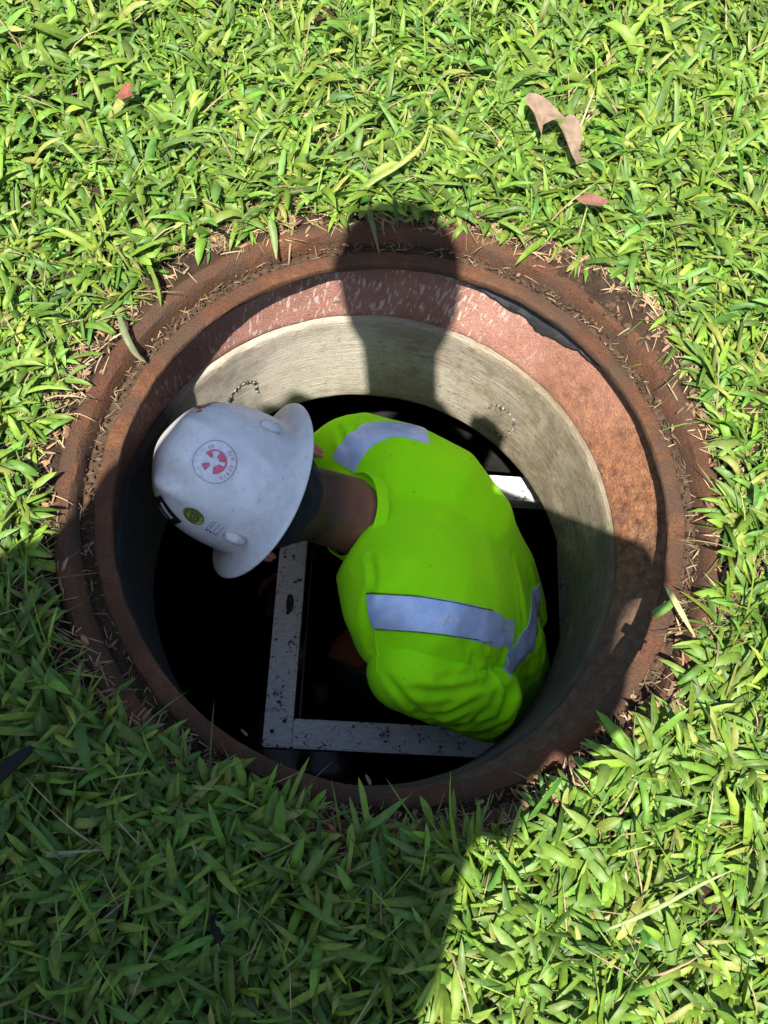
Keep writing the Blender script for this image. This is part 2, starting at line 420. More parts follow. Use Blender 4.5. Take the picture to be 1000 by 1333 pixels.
def wall_frame(p):
    nrm = Vector((SO[0]-p.x, SO[1]-p.y, 0)).normalized(); tan = Vector((0, 0, 1)).cross(nrm); return nrm, tan
for cpx, arcpx in (((312, 515), [(297, 524), (301, 516), (306, 509), (311, 504), (316, 500), (321, 498), (326, 497), (331, 498), (334, 503), (334, 510)]),
                   ((655, 552), [(637, 530), (643, 527), (649, 528), (655, 531), (660, 535), (664, 540), (668, 546), (670, 553), (668, 559), (663, 564), (657, 567), (650, 566), (643, 562), (636, 557)])):
    for px, py in arcpx:
        p = on_shaft(px, py); nr, tn = wall_frame(p)
        bm = bmesh.new(); blob(bm, p-nr*.0016, random.uniform(.0036, .0056), (1, .62, .8), 1)
        adopt(bmo('embedded_pebble', bm, M_STONE), shaft)
    bm = bmesh.new()
    for i in range(len(arcpx)*3-2):
        k = i/3; q = min(int(k), len(arcpx)-2); f_ = k-q
        px = arcpx[q][0]*(1-f_)+arcpx[q+1][0]*f_; py = arcpx[q][1]*(1-f_)+arcpx[q+1][1]*f_
        p = on_shaft(px, py); blob(bm, p-wall_frame(p)[0]*.0068, .0088, (1, 1, .9), 1)
    adopt(bmo('mortar_bed', bm, M_MORTAR), shaft)

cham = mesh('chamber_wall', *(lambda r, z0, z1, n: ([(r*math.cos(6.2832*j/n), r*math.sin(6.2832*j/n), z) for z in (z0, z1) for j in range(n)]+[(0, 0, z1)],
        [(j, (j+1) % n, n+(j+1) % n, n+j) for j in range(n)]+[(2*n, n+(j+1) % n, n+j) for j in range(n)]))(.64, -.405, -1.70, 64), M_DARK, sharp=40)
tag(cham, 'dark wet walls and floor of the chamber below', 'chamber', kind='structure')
wat = mesh('water', [(.63*math.cos(6.2832*j/48), .63*math.sin(6.2832*j/48), -1.56) for j in range(48)], [tuple(range(48))], M_WATER)
tag(wat, 'black standing water at the bottom of the chamber', 'water', kind='structure')

# ------------------------------------------------------------------ white bar frame and perforated screen
BZ = -.62
c0 = at(341, 972, BZ); fu = (at(598, 985, BZ)-at(376, 974, BZ)).normalized(); fv = Vector((-fu.y, fu.x, 0))
bars = empty('metal_bar_frame', tuple(c0))
tag(bars, 'scratched white metal bar frame around the worker down in the chamber', 'bar frame')
BW = .056
def bar(u0, v0, u1, v1, dz=0, name='bar'):
    bm = bmesh.new()
    cs = [c0+fu*u+fv*v for u, v in ((u0, v0), (u1, v0), (u1, v1), (u0, v1))]
    vs_ = [bm.verts.new((c.x, c.y, BZ+dz)) for c in cs]+[bm.verts.new((c.x, c.y, BZ+dz-.05)) for c in cs]
    for q in ((0, 1, 2, 3), (7, 6, 5, 4), (0, 4, 5, 1), (1, 5, 6, 2), (2, 6, 7, 3), (3, 7, 4, 0)): bm.faces.new([vs_[k] for k in q])
    bmesh.ops.recalc_face_normals(bm, faces=bm.faces)
    bmesh.ops.bevel(bm, geom=bm.edges[:], offset=.003, segments=2, affect='EDGES')
    return adopt(bmo(name, bm, M_BAR, sharp=50), bars)
FL = .60; FWID = .60
lb = bar(0, 0, BW, FL)
bar(BW+.001, 0, FWID, BW)
bar(BW+.001, FL-BW, FWID, FL)
bar(FWID+.001, 0, FWID+BW, FL)
# slot, rivets and brackets
sp_ = c0+fu*(BW*.55)+fv*.285
bm = bmesh.new()
for k in range(24):
    a = k/24*6.2832
bmesh.ops.create_uvsphere(bm, u_segments=16, v_segments=8, radius=.01)
for v in bm.verts:
    q = v.co.copy(); v.co = sp_+fu*(q.x*.8)+fv*(q.y*2.0)+Vector((0, 0, .0005+q.z*.12))
adopt(bmo('slot', bm, M_BLACKP), bars)
for uu, vv in ((.5, .30), (.5, .265), (.3, .03), (.7, .05)):
    bm = bmesh.new(); bmesh.ops.create_uvsphere(bm, u_segments=10, v_segments=6, radius=.004)
    q = c0+fu*(BW*uu)+fv*vv
    for v in bm.verts: v.co = q+Vector((v.co.x, v.co.y, .001+v.co.z*.5))
    adopt(bmo('rivet', bm, M_PERF), bars)
# side plates of the basket hanging under the frame
def plate(name, a, b, z0, z1, m, parent, th=.004):
    a, b = Vector(a), Vector(b); nrm = Vector((-(b-a).y, (b-a).x, 0)).normalized()*th
    bm = bmesh.new(); vv = [bm.verts.new((p.x, p.y, z)) for z in (z0, z1) for p in (a, b, b+nrm, a+nrm)]
    for q in ((0, 1, 2, 3), (7, 6, 5, 4), (0, 4, 5, 1), (1, 5, 6, 2), (2, 6, 7, 3), (3, 7, 4, 0)): bm.faces.new([vv[k] for k in q])
    o = bmo(name, bm, m, smooth=False); return adopt(o, parent)
p1 = c0+fu*(BW+.012)+fv*.06; p2 = c0+fu*(BW+.012)+fv*.52
plate('side_plate', p1, p2, BZ-.06, BZ-.42, M_PERF, bars)

screen = empty('perforated_screen', (-.46, 0, -.62))
tag(screen, 'dark perforated steel screen along the left chamber wall', 'screen')
# curved sheet with real holes, as a lattice of slotted strips
bm = bmesh.new()
NA, NZ_ = 44, 20
def spt(i, k, dr=0):
    a = math.radians(150+60*i/NA); r = .47-dr
    return (r*math.cos(a), r*math.sin(a), -.50-.40*k/NZ_)
g = {}
for i in range(NA+1):
    for k in range(NZ_+1): g[i, k] = bm.verts.new(spt(i, k))
for i in range(NA):
    for k in range(NZ_):
        quad = [g[i, k], g[i+1, k], g[i+1, k+1], g[i, k+1]]
        bm.faces.new(quad)
res = bmesh.ops.inset_individual(bm, faces=bm.faces[:], thickness=.0045, depth=0)
bmesh.ops.delete(bm, geom=[f_ for f_ in bm.faces if all(v not in g.values() for v in f_.verts)], context='FACES')
for v in bm.verts: pass
adopt(bmo('sheet', bm, m_plain('screen_steel', (.12, .12, .115), .35, .5, .4, 40), smooth=False), screen)

# ------------------------------------------------------------------ organic solids
def tube(bm, pts, rad, n=20, axes=None, pw=1.0):
    """closed loft through pts; rad items are r or (r_side, r_depth); axes gives the side direction"""
    pts = [Vector(p) for p in pts]; rings = []
    for i, p in enumerate(pts):
        t = (pts[min(i+1, len(pts)-1)]-pts[max(i-1, 0)]).normalized()
        s = (axes[i] if isinstance(axes, list) else axes) if axes is not None else (Vector((0, 0, 1)) if abs(t.z) < .8 else Vector((1, 0, 0)))
        s = (s-t*s.dot(t)).normalized(); d = t.cross(s)
        ra, rb = rad[i] if isinstance(rad[i], tuple) else (rad[i], rad[i])
        rings.append([bm.verts.new(p+s*(ra*sg(math.cos(2*math.pi*k/n), pw))+d*(rb*sg(math.sin(2*math.pi*k/n), pw))) for k in range(n)])
    for a, b in zip(rings, rings[1:]):
        for k in range(n): bm.faces.new((a[k], a[(k+1) % n], b[(k+1) % n], b[k]))
    bm.faces.new(rings[0][::-1]); bm.faces.new(rings[-1])
def sg(x, p): return math.copysign(abs(x)**p, x)
def ell(bm, c, ax, r, sub=3):
    res = bmesh.ops.create_icosphere(bm, subdivisions=sub, radius=1)
    for v in res['verts']: v.co = Vector(c)+ax[0]*(v.co.x*r[0])+ax[1]*(v.co.y*r[1])+ax[2]*(v.co.z*r[2])
def solid(name, bm, vox, sm, m, parent, disp=None, post=None):
    bmesh.ops.recalc_face_normals(bm, faces=bm.faces)
    me = bpy.data.meshes.new(name+'_tmp'); bm.to_mesh(me); bm.free()
    o = bpy.data.objects.new('tmp', me); COL.objects.link(o)
    r = o.modifiers.new('r', 'REMESH'); r.mode = 'VOXEL'; r.voxel_size = vox; r.use_smooth_shade = True
    if sm: s = o.modifiers.new('s', 'SMOOTH'); s.factor = .5; s.iterations = sm
    dg = bpy.context.evaluated_depsgraph_get(); dg.update()
    me2 = bpy.data.meshes.new_from_object(o.evaluated_get(dg)); me2.name = name
    bpy.data.objects.remove(o); bpy.data.meshes.remove(me)
    if disp:
        co = np.zeros(len(me2.vertices)*3, dtype=np.float32); no = co.copy()
        me2.vertices.foreach_get('co', co); me2.vertices.foreach_get('normal', no)
        co = co.reshape(-1, 3); no = no.reshape(-1, 3)
        co += no*disp(co)[:, None]
        me2.vertices.foreach_set('co', co.astype(np.float32).ravel()); me2.update()
    me2.materials.clear()
    o = link(name, me2, m)
    if parent: adopt(o, parent)
    return o
def bvh_of(o):
    me = o.data; M = o.matrix_basis
    return BVHTree.FromPolygons([v.co.copy() for v in me.vertices], [tuple(p.vertices) for p in me.polygons])
def cast(bvh, px, py):
    d = Vector(ray(px, py)); loc, nrm, i, dist = bvh.ray_cast(Vector(CAM), d)
    if loc is None: return None, None
    if nrm.dot(d) > 0: nrm = -nrm
    return loc, nrm

# ------------------------------------------------------------------ worker
worker = empty('person', (.33, -.02, -1.55))
tag(worker, 'worker in a fluorescent yellow shirt bending forward down in the opening', 'person')
Sn, Sf = at(532, 876, -.245), at(455, 590, -.315)
Lat = (Sf-at(500, 858, -.225)).normalized()
dors = [at(462, 666, -.203), at(520, 678, -.172), at(580, 690, -.180), at(636, 712, -.240), at(680, 752, -.355), at(702, 803, -.495), at(708, 850, -.64), at(702, 880, -.80)]
wid = [.100, .168, .196, .196, .178, .165, .165, .172]; dep = [.060, .095, .120, .128, .125, .118, .118, .120]
cen, axs = [], []
for i, d in enumerate(dors):
    t = (dors[min(i+1, len(dors)-1)]-dors[max(i-1, 0)]).normalized()
    D = Lat.cross(t); D = D if D.z > 0 or i > 4 else -D
    if D.dot(Vector((.3, 0, 1))) < 0: D = -D
    cen.append(d-D.normalized()*dep[i]); axs.append(Lat)
mid = (Sn+Sf)/2
En, Ef = at(705, 938, -.44), Sf+Vector((-.055, .035, -.29))
hem_n, hem_f = Sn.lerp(En, .58), Sf.lerp(Ef, .72)
bm = bmesh.new()
tube(bm, cen, list(zip(wid, dep)), 32, axs, .78)
tube(bm, [at(545, 800, -.255), at(600, 815, -.285)], [.085, .090], 20)
tube(bm, [Sf, at(518, 614, -.285), at(572, 640, -.295), at(606, 684, -.345), at(630, 742, -.45), at(648, 800, -.58)], [.080, .088, .090, .090, .095, .10], 18)
for S, hem, sgn in ((Sf, hem_f, 1),):
    inner = S-Lat*sgn*.09+(cen[2]-S)*.25
    tube(bm, [inner, S, S.lerp(hem, .35), S.lerp(hem, .7), hem], [.080, .080, .078, .076, (.080, .070)], 20, Lat)
dvec = [np.array(d) for d in dors]
spd = np.array(dors[5]-dors[2]); spd /= np.linalg.norm(spd)
armd = np.array(En-Sn); armd /= np.linalg.norm(armd); latv = np.array(Lat)
def ss(x): x = np.clip(x, 0, 1); return x*x*(3-2*x)
def shirt_disp(co):
    out = np.zeros(len(co))
    sn = np.array(Sn); hm = np.array(hem_n); w5 = np.array(dors[5]); w3 = np.array(dors[3])
    for i, p in enumerate(co):
        # broad soft unevenness
        h = .0035*noise.noise(Vector(p)*9)
        ta = np.dot(p-sn, armd)/np.linalg.norm(hm-sn)
        da = np.linalg.norm((p-sn)-armd*np.dot(p-sn, armd))
        if -.2 < ta < 1.15 and da < .12 and p[1] < -.08:
            q = Vector((float(np.dot(p-sn, armd))*22, float(np.dot(p, latv))*30+float(np.dot(p-sn, armd))*38, p[2]*12))
            h += (.0060*(1-2.6*abs(noise.noise(q*.8)))*.6+.0022*noise.noise(q*2.2))*ss((ta+.05)/.4)
        tw = np.dot(p-w3, spd)/np.linalg.norm(w5-w3)
        if tw > .2:
            k = ss((tw-.2)/.6)
            side = ss((-np.dot(p-w3, latv)+.02)/.15)
            q = Vector((float(np.dot(p, latv))*26, float(np.dot(p, spd))*7, p[2]*6))
            h += k*(.0015+.0055*side)*(1-2.6*abs(noise.noise(q*.8)))
        # crumple where strap meets waist band
        c_ = np.linalg.norm(p-XP)
        if c_ < .09: h += .006*noise.noise(Vector(p)*55)*(1-c_/.09)
        out[i] = h
    return out
XP = np.array(at(675, 840, -.36))
shirt = solid('shirt', bm, .0052, 22, M_VEST, worker, shirt_disp)
SB = bvh_of(shirt)
def loft_sleeve():
    dd = (hem_n-Sn).normalized(); s1 = (Vector((0, 0, 1))-dd*dd.z).normalized(); s2 = dd.cross(s1); Ls = (hem_n-Sn).length
    NRg, NSg = 64, 88; v, f = [], []
    ts = [-.34+(1.34)*i/(NRg-1) for i in range(NRg)]
    inner_ = [(1.005, -.002), (1.0, -.0045), (.94, -.006), (.80, -.008), (.55, -.02)]
    for i, (t, e) in enumerate([(t, 0) for t in ts]+inner_):
        r = (.066 if t > 0 else .066*math.sqrt(max(0, 1-(t/.345)**2)))+e
        hb = .0016 if 1 > t > .90 and e == 0 else 0                                   # turned hem
        for k in range(NSg):
            a = 2*math.pi*k/NSg
            dr = s1*math.cos(a)*(1.02)+s2*math.sin(a)*(.92)
            p = Sn+dd*(t*Ls)+dr*(r+hb)
            if e == 0:
                q = Vector((t*4.0, a*1.4+t*3.2, 2.0)); m_ = ss1(t/.3)*(1 if t < .9 else max(.35, 1-(t-.9)*6))
                p += dr*(.0042*(1-2.7*abs(noise.noise(q)))+.0022*noise.noise(q*2.1))*m_
            # cloth sags below and gathers at the hem
            p += Vector((0, 0, -.010*max(0, t)**2*max(0, -math.cos(a))))
            v.append(p)
    n_ = NRg+len(inner_)
    for i in range(n_-1):
        for k in range(NSg):
            b_ = (k+1) % NSg; f.append((i*NSg+k, i*NSg+b_, (i+1)*NSg+b_, (i+1)*NSg+k))
    f.append(tuple(range(NSg-1, -1, -1)))
    me = bpy.data.meshes.new('sleeve'); me.from_pydata([tuple(p) for p in v], [], f); me.update()
    return adopt(link('sleeve', me, M_VEST), worker)
def ss1(x): x = max(0, min(1, x)); return x*x*(3-2*x)
sleeve = loft_sleeve()
def bvh_all(*os):
    V_, F_ = [], []
    for o in os:
        k0 = len(V_); V_ += [v.co.copy() for v in o.data.vertices]; F_ += [tuple(k0+i for i in p.vertices) for p in o.data.polygons]
    return BVHTree.FromPolygons(V_, F_)
FOLDS = [([(533, 898), (560, 902), (587, 900), (618, 893), (645, 884)], .0065, .0075), ([(537, 928), (562, 931), (587, 928), (610, 919), (632, 905)], .006, .007),
         ([(506, 884), (520, 902), (537, 920), (573, 943)], .005, .007), ([(600, 946), (618, 938), (636, 924)], .005, .006), ([(570, 884), (600, 880), (640, 872)], .005, .006),
         ([(688, 745), (696, 785), (699, 824), (688, 878)], .006, .008), ([(702, 774), (710, 824), (699, 889)], .006, .007), ([(666, 723), (677, 774), (681, 806)], .005, .008),
         ([(642, 868), (655, 884), (664, 903), (652, 928)], .010, .008), ([(603, 836), (612, 850), (625, 864)], .005, .007), ([(628, 842), (634, 856), (640, 868)], .005, .005),
         ([(482, 724), (486, 745), (487, 766)], .004, .006), ([(455, 545), (462, 556), (468, 570)], .005, .006), ([(441, 560), (446, 572), (452, 586)], .005, .006),
         ([(480, 770), (478, 800), (482, 850)], .003, .008), ([(668, 880), (676, 860), (690, 850)], .006, .006), ([(640, 800), (652, 812), (660, 830)], .0025, .004),
         ([(652, 800), (662, 815), (668, 836)], .0025, .004), ([(520, 650), (560, 672), (610, 690)], .0018, .014), ([(500, 740), (560, 752), (620, 765)], .0018, .014)]
def fold(ob):
  SBx = bvh_of(ob)
  me_ = ob.data
  co_ = np.zeros(len(me_.vertices)*3, dtype=np.float32); no_ = co_.copy()
  me_.vertices.foreach_get('co', co_); me_.vertices.foreach_get('normal', no_)
  co_ = co_.reshape(-1, 3).astype(float); no_ = no_.reshape(-1, 3).astype(float); hh = np.zeros(len(co_))
  for line, A_, w_ in FOLDS:
      P_ = []
      for a_, b_ in zip(line, line[1:]):
          for t_ in range(6):
              l_, _ = cast(SBx, a_[0]+(b_[0]-a_[0])*t_/6, a_[1]+(b_[1]-a_[1])*t_/6)
              if l_ is not None: P_.append(l_)
      if len(P_) < 3: continue
      P_ = np.array(P_); D_ = np.linalg.norm(co_[:, None]-P_[None], axis=2); k_ = D_.argmin(1); d_ = D_.min(1)
      fade = np.sin(np.pi*np.clip((k_+1)/(len(P_)+1), 0, 1))**.5
      hh += A_*fade*(-np.exp(-(d_/w_)**2)+.55*np.exp(-((d_-1.9*w_)/(w_*1.1))**2))
  co_ += no_*hh[:, None]
  me_.vertices.foreach_set('co', co_.astype(np.float32).ravel()); me_.update()
fold(shirt); fold(sleeve)
SB = bvh_all(shirt, sleeve)
def strip(name, pts, w, m, parent, bvh, lift=.0034, n=7, step=.006, closed=False, px=True, wr=0):
    """a ribbon of real thickness laid on a surface along a line"""
    P = []
    if px:
        dense = []
        for a, b in zip(pts, pts[1:]):
            k = max(2, int(math.dist(a, b)/5))
            dense += [(a[0]+(b[0]-a[0])*t/k, a[1]+(b[1]-a[1])*t/k) for t in range(k)]
        dense.append(pts[-1])
        for x, y in dense:
            l, nr = cast(bvh, x, y)
            if l is not None: P.append(l)
    else: P = [Vector(p) for p in pts]
    # smooth
    for _ in range(4): P = [P[0]]+[(P[i-1]+P[i]*2+P[i+1])/4 for i in range(1, len(P)-1)]+[P[-1]]
    v, f = [], []
    for i, p in enumerate(P):
        l, nr, *_ = bvh.find_nearest(p)
        t = (P[min(i+1, len(P)-1)]-P[max(i-1, 0)]).normalized(); s = nr.cross(t).normalized()
        for layer in (lift, -.002):
            for j in range(n):
                q = l+s*(w*(j/(n-1)-.5)*2)
                l2, n2, *_ = bvh.find_nearest(q)
                ex = wr*noise.noise(Vector((i*.55, j*.12, 3)))
                v.append(l2+n2*(layer+(ex if layer > 0 else 0)-(.0012 if layer > 0 and j in (0, n-1) else 0)))
    R = 2*n
    for i in range(len(P)-1):
        a, b = i*R, (i+1)*R
        for j in range(n-1): f.append((a+j, a+j+1, b+j+1, b+j)); f.append((a+n+j+1, a+n+j, b+n+j, b+n+j+1))
        f.append((a+n, a, b, b+n)); f.append((a+n-1, a+R-1, b+R-1, b+n-1))
    f.append(tuple(range(0, n))+tuple(range(R-1, n-1, -1))); e = (len(P)-1)*R
    f.append(tuple(range(e+n-1, e-1, -1))+tuple(range(e+n, e+R)))
    o = mesh(name, v, f, m, None, True, 50); adopt(o, parent); return o
strip('shoulder_tape', [(481, 796), (486, 796), (515, 797), (545, 799), (580, 804), (610, 809), (640, 817), (667, 829)], .027, M_TAPE, worker, SB, wr=.0012)
strip('shoulder_tape', [(447, 606), (455, 590), (464, 578), (476, 567), (492, 560), (512, 557), (535, 560), (556, 566)], .025, M_TAPE, worker, SB)
strip('waist_tape', [(698, 765), (698, 785), (695, 810), (689, 830), (678, 848), (664, 862), (655, 872)], .024, M_TAPE, worker, SB, wr=.0015)
for line in ([(576, 813), (580, 806), (583, 799)], [(582, 807), (587, 810)], [(592, 808), (596, 808)]):
    strip('paint_fleck', line, .0030, M_WHITEP, worker, SB, .0046, 4)
for line in ([(478, 773), (486, 772), (544, 776), (598, 786), (640, 795)], [(488, 818), (544, 822), (602, 829), (640, 836)]):
    strip('stitch_line', line, .0009, M_THREAD, shirt, SB, .0042, 3)
strip('shoulder_seam', [(482, 772), (487, 795), (489, 830), (491, 860), (492, 876)], .0016, M_SEAM, shirt, SB, .0016, 3)

# head, neck and arms: one continuous skin
Ax = (math.cos(math.radians(25))*(-.905*RX+.425*RY)+math.sin(math.radians(25))*RZ).normalized()      # up through the crown
Bx = (RZ-Ax*RZ.dot(Ax)).normalized()                                                              # towards the back of the head
Sx = Ax.cross(Bx)
HB = at(329, 633, -.135)                                                                          # middle of the brim
HC = HB-Ax*.022-Bx*.012
nk0 = cen[0]+(cen[1]-cen[0])*.5; 
bm = bmesh.new()
ell(bm, HC, (Ax, Bx, Sx), (.115, .097, .077))
ell(bm, HC-Ax*.065-Bx*.055, (Ax, Bx, Sx), (.055, .050, .052))          # jaw
nb = at(452, 668, -.232)
tube(bm, [HC-Ax*.03+Bx*.005, HC.lerp(nb, .55)+Bx*.004, nb, nb.lerp(cen[1], .45)], [(.060, .066), (.060, .066), (.063, .066), (.055, .050)], 20, Sx)
ell(bm, HC-Ax*.012-Bx*.100, (Ax, Bx, Sx), (.020, .018, .013), 2)       # nose
ell(bm, HC-Ax*.048-Bx*.095, (Ax, Bx, Sx), (.008, .010, .024), 2)       # lips
ell(bm, HC+Ax*.012-Bx*.086, (Ax, Bx, Sx), (.010, .012, .050), 2)       # brow
def hand(bm, wrist, d, palmn, s):
    d = d.normalized(); side = d.cross(palmn).normalized()*s; palmn = side.cross(d).normalized()*s
    tube(bm, [wrist-d*.02, wrist+d*.03, wrist+d*.075, wrist+d*.098], [(.026, .019), (.036, .017), (.042, .015), (.038, .012)], 14, side)
    for k, (o, ln) in enumerate(((-.031, .066), (-.010, .078), (.011, .073), (.031, .058))):
        b0 = wrist+d*.09+side*o
        tube(bm, [b0, b0+d*ln*.4+palmn*.004, b0+d*ln*.75+palmn*.020, b0+d*ln*.85+palmn*.040], [.0095, .009, .0085, .007], 8, side)
    b0 = wrist+d*.03-side*.034
    tube(bm, [b0, b0+d*.03-side*.026+palmn*.010, b0+d*.058-side*.032+palmn*.022], [.013, .011, .008], 8, palmn)
Eb = Sn.lerp(En, .50)+Vector((-.01, .01, -.16))
Wn = Eb+(at(452, 842, -.74)-Eb).normalized()*.26; Wf = Ef+Vector((-.06, -.10, -.23))
tube(bm, [Sn.lerp(En, .15), Sn.lerp(En, .45), Eb, Eb.lerp(Wn, .35), Wn], [.050, .050, .045, .047, .028], 16)
tube(bm, [Sf.lerp(Ef, .3), Sf.lerp(Ef, .7), Ef, Ef.lerp(Wf, .35), Wf], [.056, .052, .045, .047, .028], 16)
hand(bm, Wn, Wn-Eb, Vector((0, 0, -1)), 1); hand(bm, Wf, Wf-Ef, Vector((0, -1, 0)), -1)
def m_nape():
    n = NT('sunburnt_skin_with_stubble'); c = n.coord('Object'); f = n.noise(c, 40, 5)
    skin = n.ramp(f, [(.3, (.20, .078, .042)), (.7, (.29, .115, .064))])
    ax_ = (nb-HC).normalized(); vm = n.n('VectorMath', operation='DOT_PRODUCT'); n.t.links.new(c, vm.inputs[0]); vm.inputs[1].default_value = ax_
    t = n.math('SUBTRACT', vm.outputs['Value'], HC.dot(ax_))
    t = n.math('ADD', n.math('MULTIPLY', t, 6.0), n.math('MULTIPLY', n.math('SUBTRACT', n.noise(c, 35, 4), .5), .22))
    grow = n.ramp(t, [(.55, 1.0), (.97, 0.0)])
    sp = n.ramp(n.noise(c, 650, 2, .6), [(.34, 1.0), (.62, .80)])
    n.P(Base_Color=n.mix(n.math('MULTIPLY', grow, sp), skin, (.018, .011, .008)), Roughness=.55, Specular_IOR_Level=.35)
    n.p.inputs['Subsurface Weight'].default_value = .08; n.p.inputs['Subsurface Radius'].default_value = (.012, .005, .003)
    n.bump(n.math('ADD', n.noise(c, 420, 3), n.noise(c, 60, 3)), .3, .0015)
    return n.m
body = solid('body', bm, .0055, 4, m_nape(), worker)
KB = bvh_of(body)
for s in (-1, 1):                                                       # ears and eyes
    bm = bmesh.new(); e0 = HC-Ax*.034+Bx*.004+Sx*(s*.088)
    ell(bm, e0, (Ax, Bx, Sx), (.031, .019, .009), 2); ell(bm, e0+Sx*s*.006+Bx*.004, (Ax, Bx, Sx), (.026, .013, .007), 2)
    bmo('ear', bm, M_EAR, worker)
    bm = bmesh.new(); ell(bm, HC-Ax*.006-Bx*.090+Sx*(s*.031), (Ax, Bx, Sx), (.010, .010, .013), 2); bmo('eye', bm, M_WHITEP, worker)
# cropped hair on the nape
bm = bmesh.new()
ell(bm, HC+Bx*.003+Ax*.01, (Ax, Bx, Sx), (.108, .0985, .0785))
hair = solid('hair', bm, .006, 3, M_HAIR, worker)
# dark cloth tied round the head under the hat
bm = bmesh.new()
ell(bm, HC-Ax*.002+Bx*.002, (Ax, Bx, Sx), (.092, .108, .088))
cloth = solid('head_cloth', bm, .006, 3, M_CLOTH, worker, lambda co: np.array([.004*noise.noise(Vector(p)*38) for p in co]))
# ribbed collar
v, f = [], []
NC = 60
cax = (nb-HC).normalized(); cs_ = (Lat-cax*Lat.dot(cax)).normalized(); cd = cax.cross(cs_)
if cd.z < 0: cd = -cd
cc = nb+cax*.012
prof = [(-.006, .000), (-.007, .003), (-.003, .0045), (.003, .0048), (.008, .003), (.013, -.006)]
for j in range(NC):
    a = 2*math.pi*j/NC; dr = cs_*math.cos(a)+cd*math.sin(a)
    # neckline dips at the nape edges
    back = .010*math.sin(a)
    for (t, e) in prof:
        r = .0655+.006*abs(math.cos(a))+.9*max(0, t)*.75+e*.6
        v.append(cc+dr*r+cax*(t+back))
for j in range(NC):
    k = (j+1) % NC
    for i in range(len(prof)-1): f.append((j*6+i, j*6+i+1, k*6+i+1, k*6+i))
    f.append((j*6+5, j*6, k*6, k*6+5))
adopt(mesh('collar', v, f, M_VEST, None, True, 60), worker)
# far sleeve hem
for hem, S, nm in ((hem_f, Sf, 'sleeve_hem'),):
    dd = (hem-S).normalized(); s1 = (Lat-dd*Lat.dot(dd)).normalized(); s2 = dd.cross(s1); v, f = [], []
    for j in range(40):
        a = 2*math.pi*j/40
        for t, e in ((-.022, -.003), (-.022, .002), (.0, .0035), (.004, .001), (.002, -.006)):
            v.append(hem+dd*(t+.001)+s1*math.cos(a)*(.0795+e)+s2*math.sin(a)*(.0695+e))
    for j in range(40):
        k = (j+1) % 40
        for i in range(5): f.append((j*5+i, j*5+(i+1) % 5, k*5+(i+1) % 5, k*5+i))
    adopt(mesh(nm, v, f, M_SEAM, None, True, 60), shirt)
# legs and boots, in the dark
bm = bmesh.new()
pel = cen[-1]
tube(bm, [cen[-2], pel, pel+Vector((.0, 0, -.12))], [(.16, .105), (.17, .115), (.16, .11)], 20, Lat)
ft = []
for s in (-1, 1):
    hip = pel+Vector((0, s*.09, -.06)); kn = hip+Vector((-.06, s*.04, -.38)); an = Vector((kn.x+.03, kn.y+s*.01, -1.60))
    tube(bm, [hip, hip.lerp(kn, .5), kn, kn.lerp(an, .5), an], [.095, .085, .066, .064, .055], 16); ft.append(an)
solid('trousers', bm, .010, 5, M_PANTS, worker)
for an in ft:
    bm = bmesh.new(); tube(bm, [an+Vector((.05, 0, -.02)), an+Vector((.02, 0, -.04)), an+Vector((-.08, 0, -.055)), an+Vector((-.17, 0, -.062))], [(.03, .03), (.045, .05), (.05, .035), (.04, .03)], 14, Vector((0, 1, 0)))
    solid('boot', bm, .008, 4, M_BOOT, worker)

# ------------------------------------------------------------------ hard hat
hat = empty('hard_hat', tuple(HB))
tag(hat, 'scuffed white full brim hard hat with stickers on the bending worker', 'hard hat')
def hat_pt(th, t):
    """th round the hat (0 = back), t 0..1 crown to brim foot"""
    c, s = math.cos(th), math.sin(th)
    a, b = .128, .109                                                  # back-front and side half widths at the brim foot
    ph = t*math.pi/2
    rr = math.sin(ph)**.80; h = .148*math.cos(ph)**.70
    x, y = a*c*rr, b*s*rr
    # two long ribs either side of the crown fading to the back, one between at the front
    e = 0
    for s0 in (-.047, .047):
        e += .0085*ss1((x-.005)/.05)*math.exp(-((y-s0)/.0115)**2)*ss1((.118-abs(x))/.05)*ss1((h-.02)/.05)
    e += .004*math.exp(-(y/.03)**2)*ss1((h-.08)/.05)
    k = 1+e/.12
    return x*k, y*k, h*k
def ss1(x): x = max(0, min(1, x)); return x*x*(3-2*x)
def hw(x, y, h): return HB+Bx*x+Sx*y+Ax*h
NT_, NR_ = 120, 44
v, f = [], []
for i in range(NR_+1):
    for j in range(NT_):
        x, y, h = hat_pt(2*math.pi*j/NT_, max(.004, i/NR_)); v.append(hw(x, y, h))
brimprof = [(.004, -.0025), (.009, -.0040), (.016, -.0052), (.026, -.0072), (.033, -.0095), (.0372, -.0112), (.0384, -.0132), (.0372, -.0152), (.033, -.0138), (.024, -.0115), (.010, -.009), (-.002, -.006), (-.004, .01)]
nb_ = len(v)
for (o_, h_) in brimprof:
    for j in range(NT_):
        th = 2*math.pi*j/NT_; c, s = math.cos(th), math.sin(th)
        wf = 1.0-.10*abs(s)+(.10 if c > 0 else .0)*c
        wave = -.007*c*c*max(0, o_/.04)+.006*s*s*max(0, o_/.04)
        x, y = .128*c, .109*s; L_ = math.hypot(c/.128, s/.109); nx, ny = c/.128/L_, s/.109/L_
        v.append(hw(x+nx*o_*wf, y+ny*o_*wf, h_+wave))
rows = NR_+1+len(brimprof)
for i in range(rows-1):
    for j in range(NT_):
        k = (j+1) % NT_; f.append((i*NT_+j, i*NT_+k, (i+1)*NT_+k, (i+1)*NT_+j))
f.append(tuple(range(NT_-1, -1, -1)))
shell = adopt(mesh('shell', v, f, M_HAT, None, True), hat)
HBV = BVHTree.FromPolygons([Vector(p) for p in v], f)
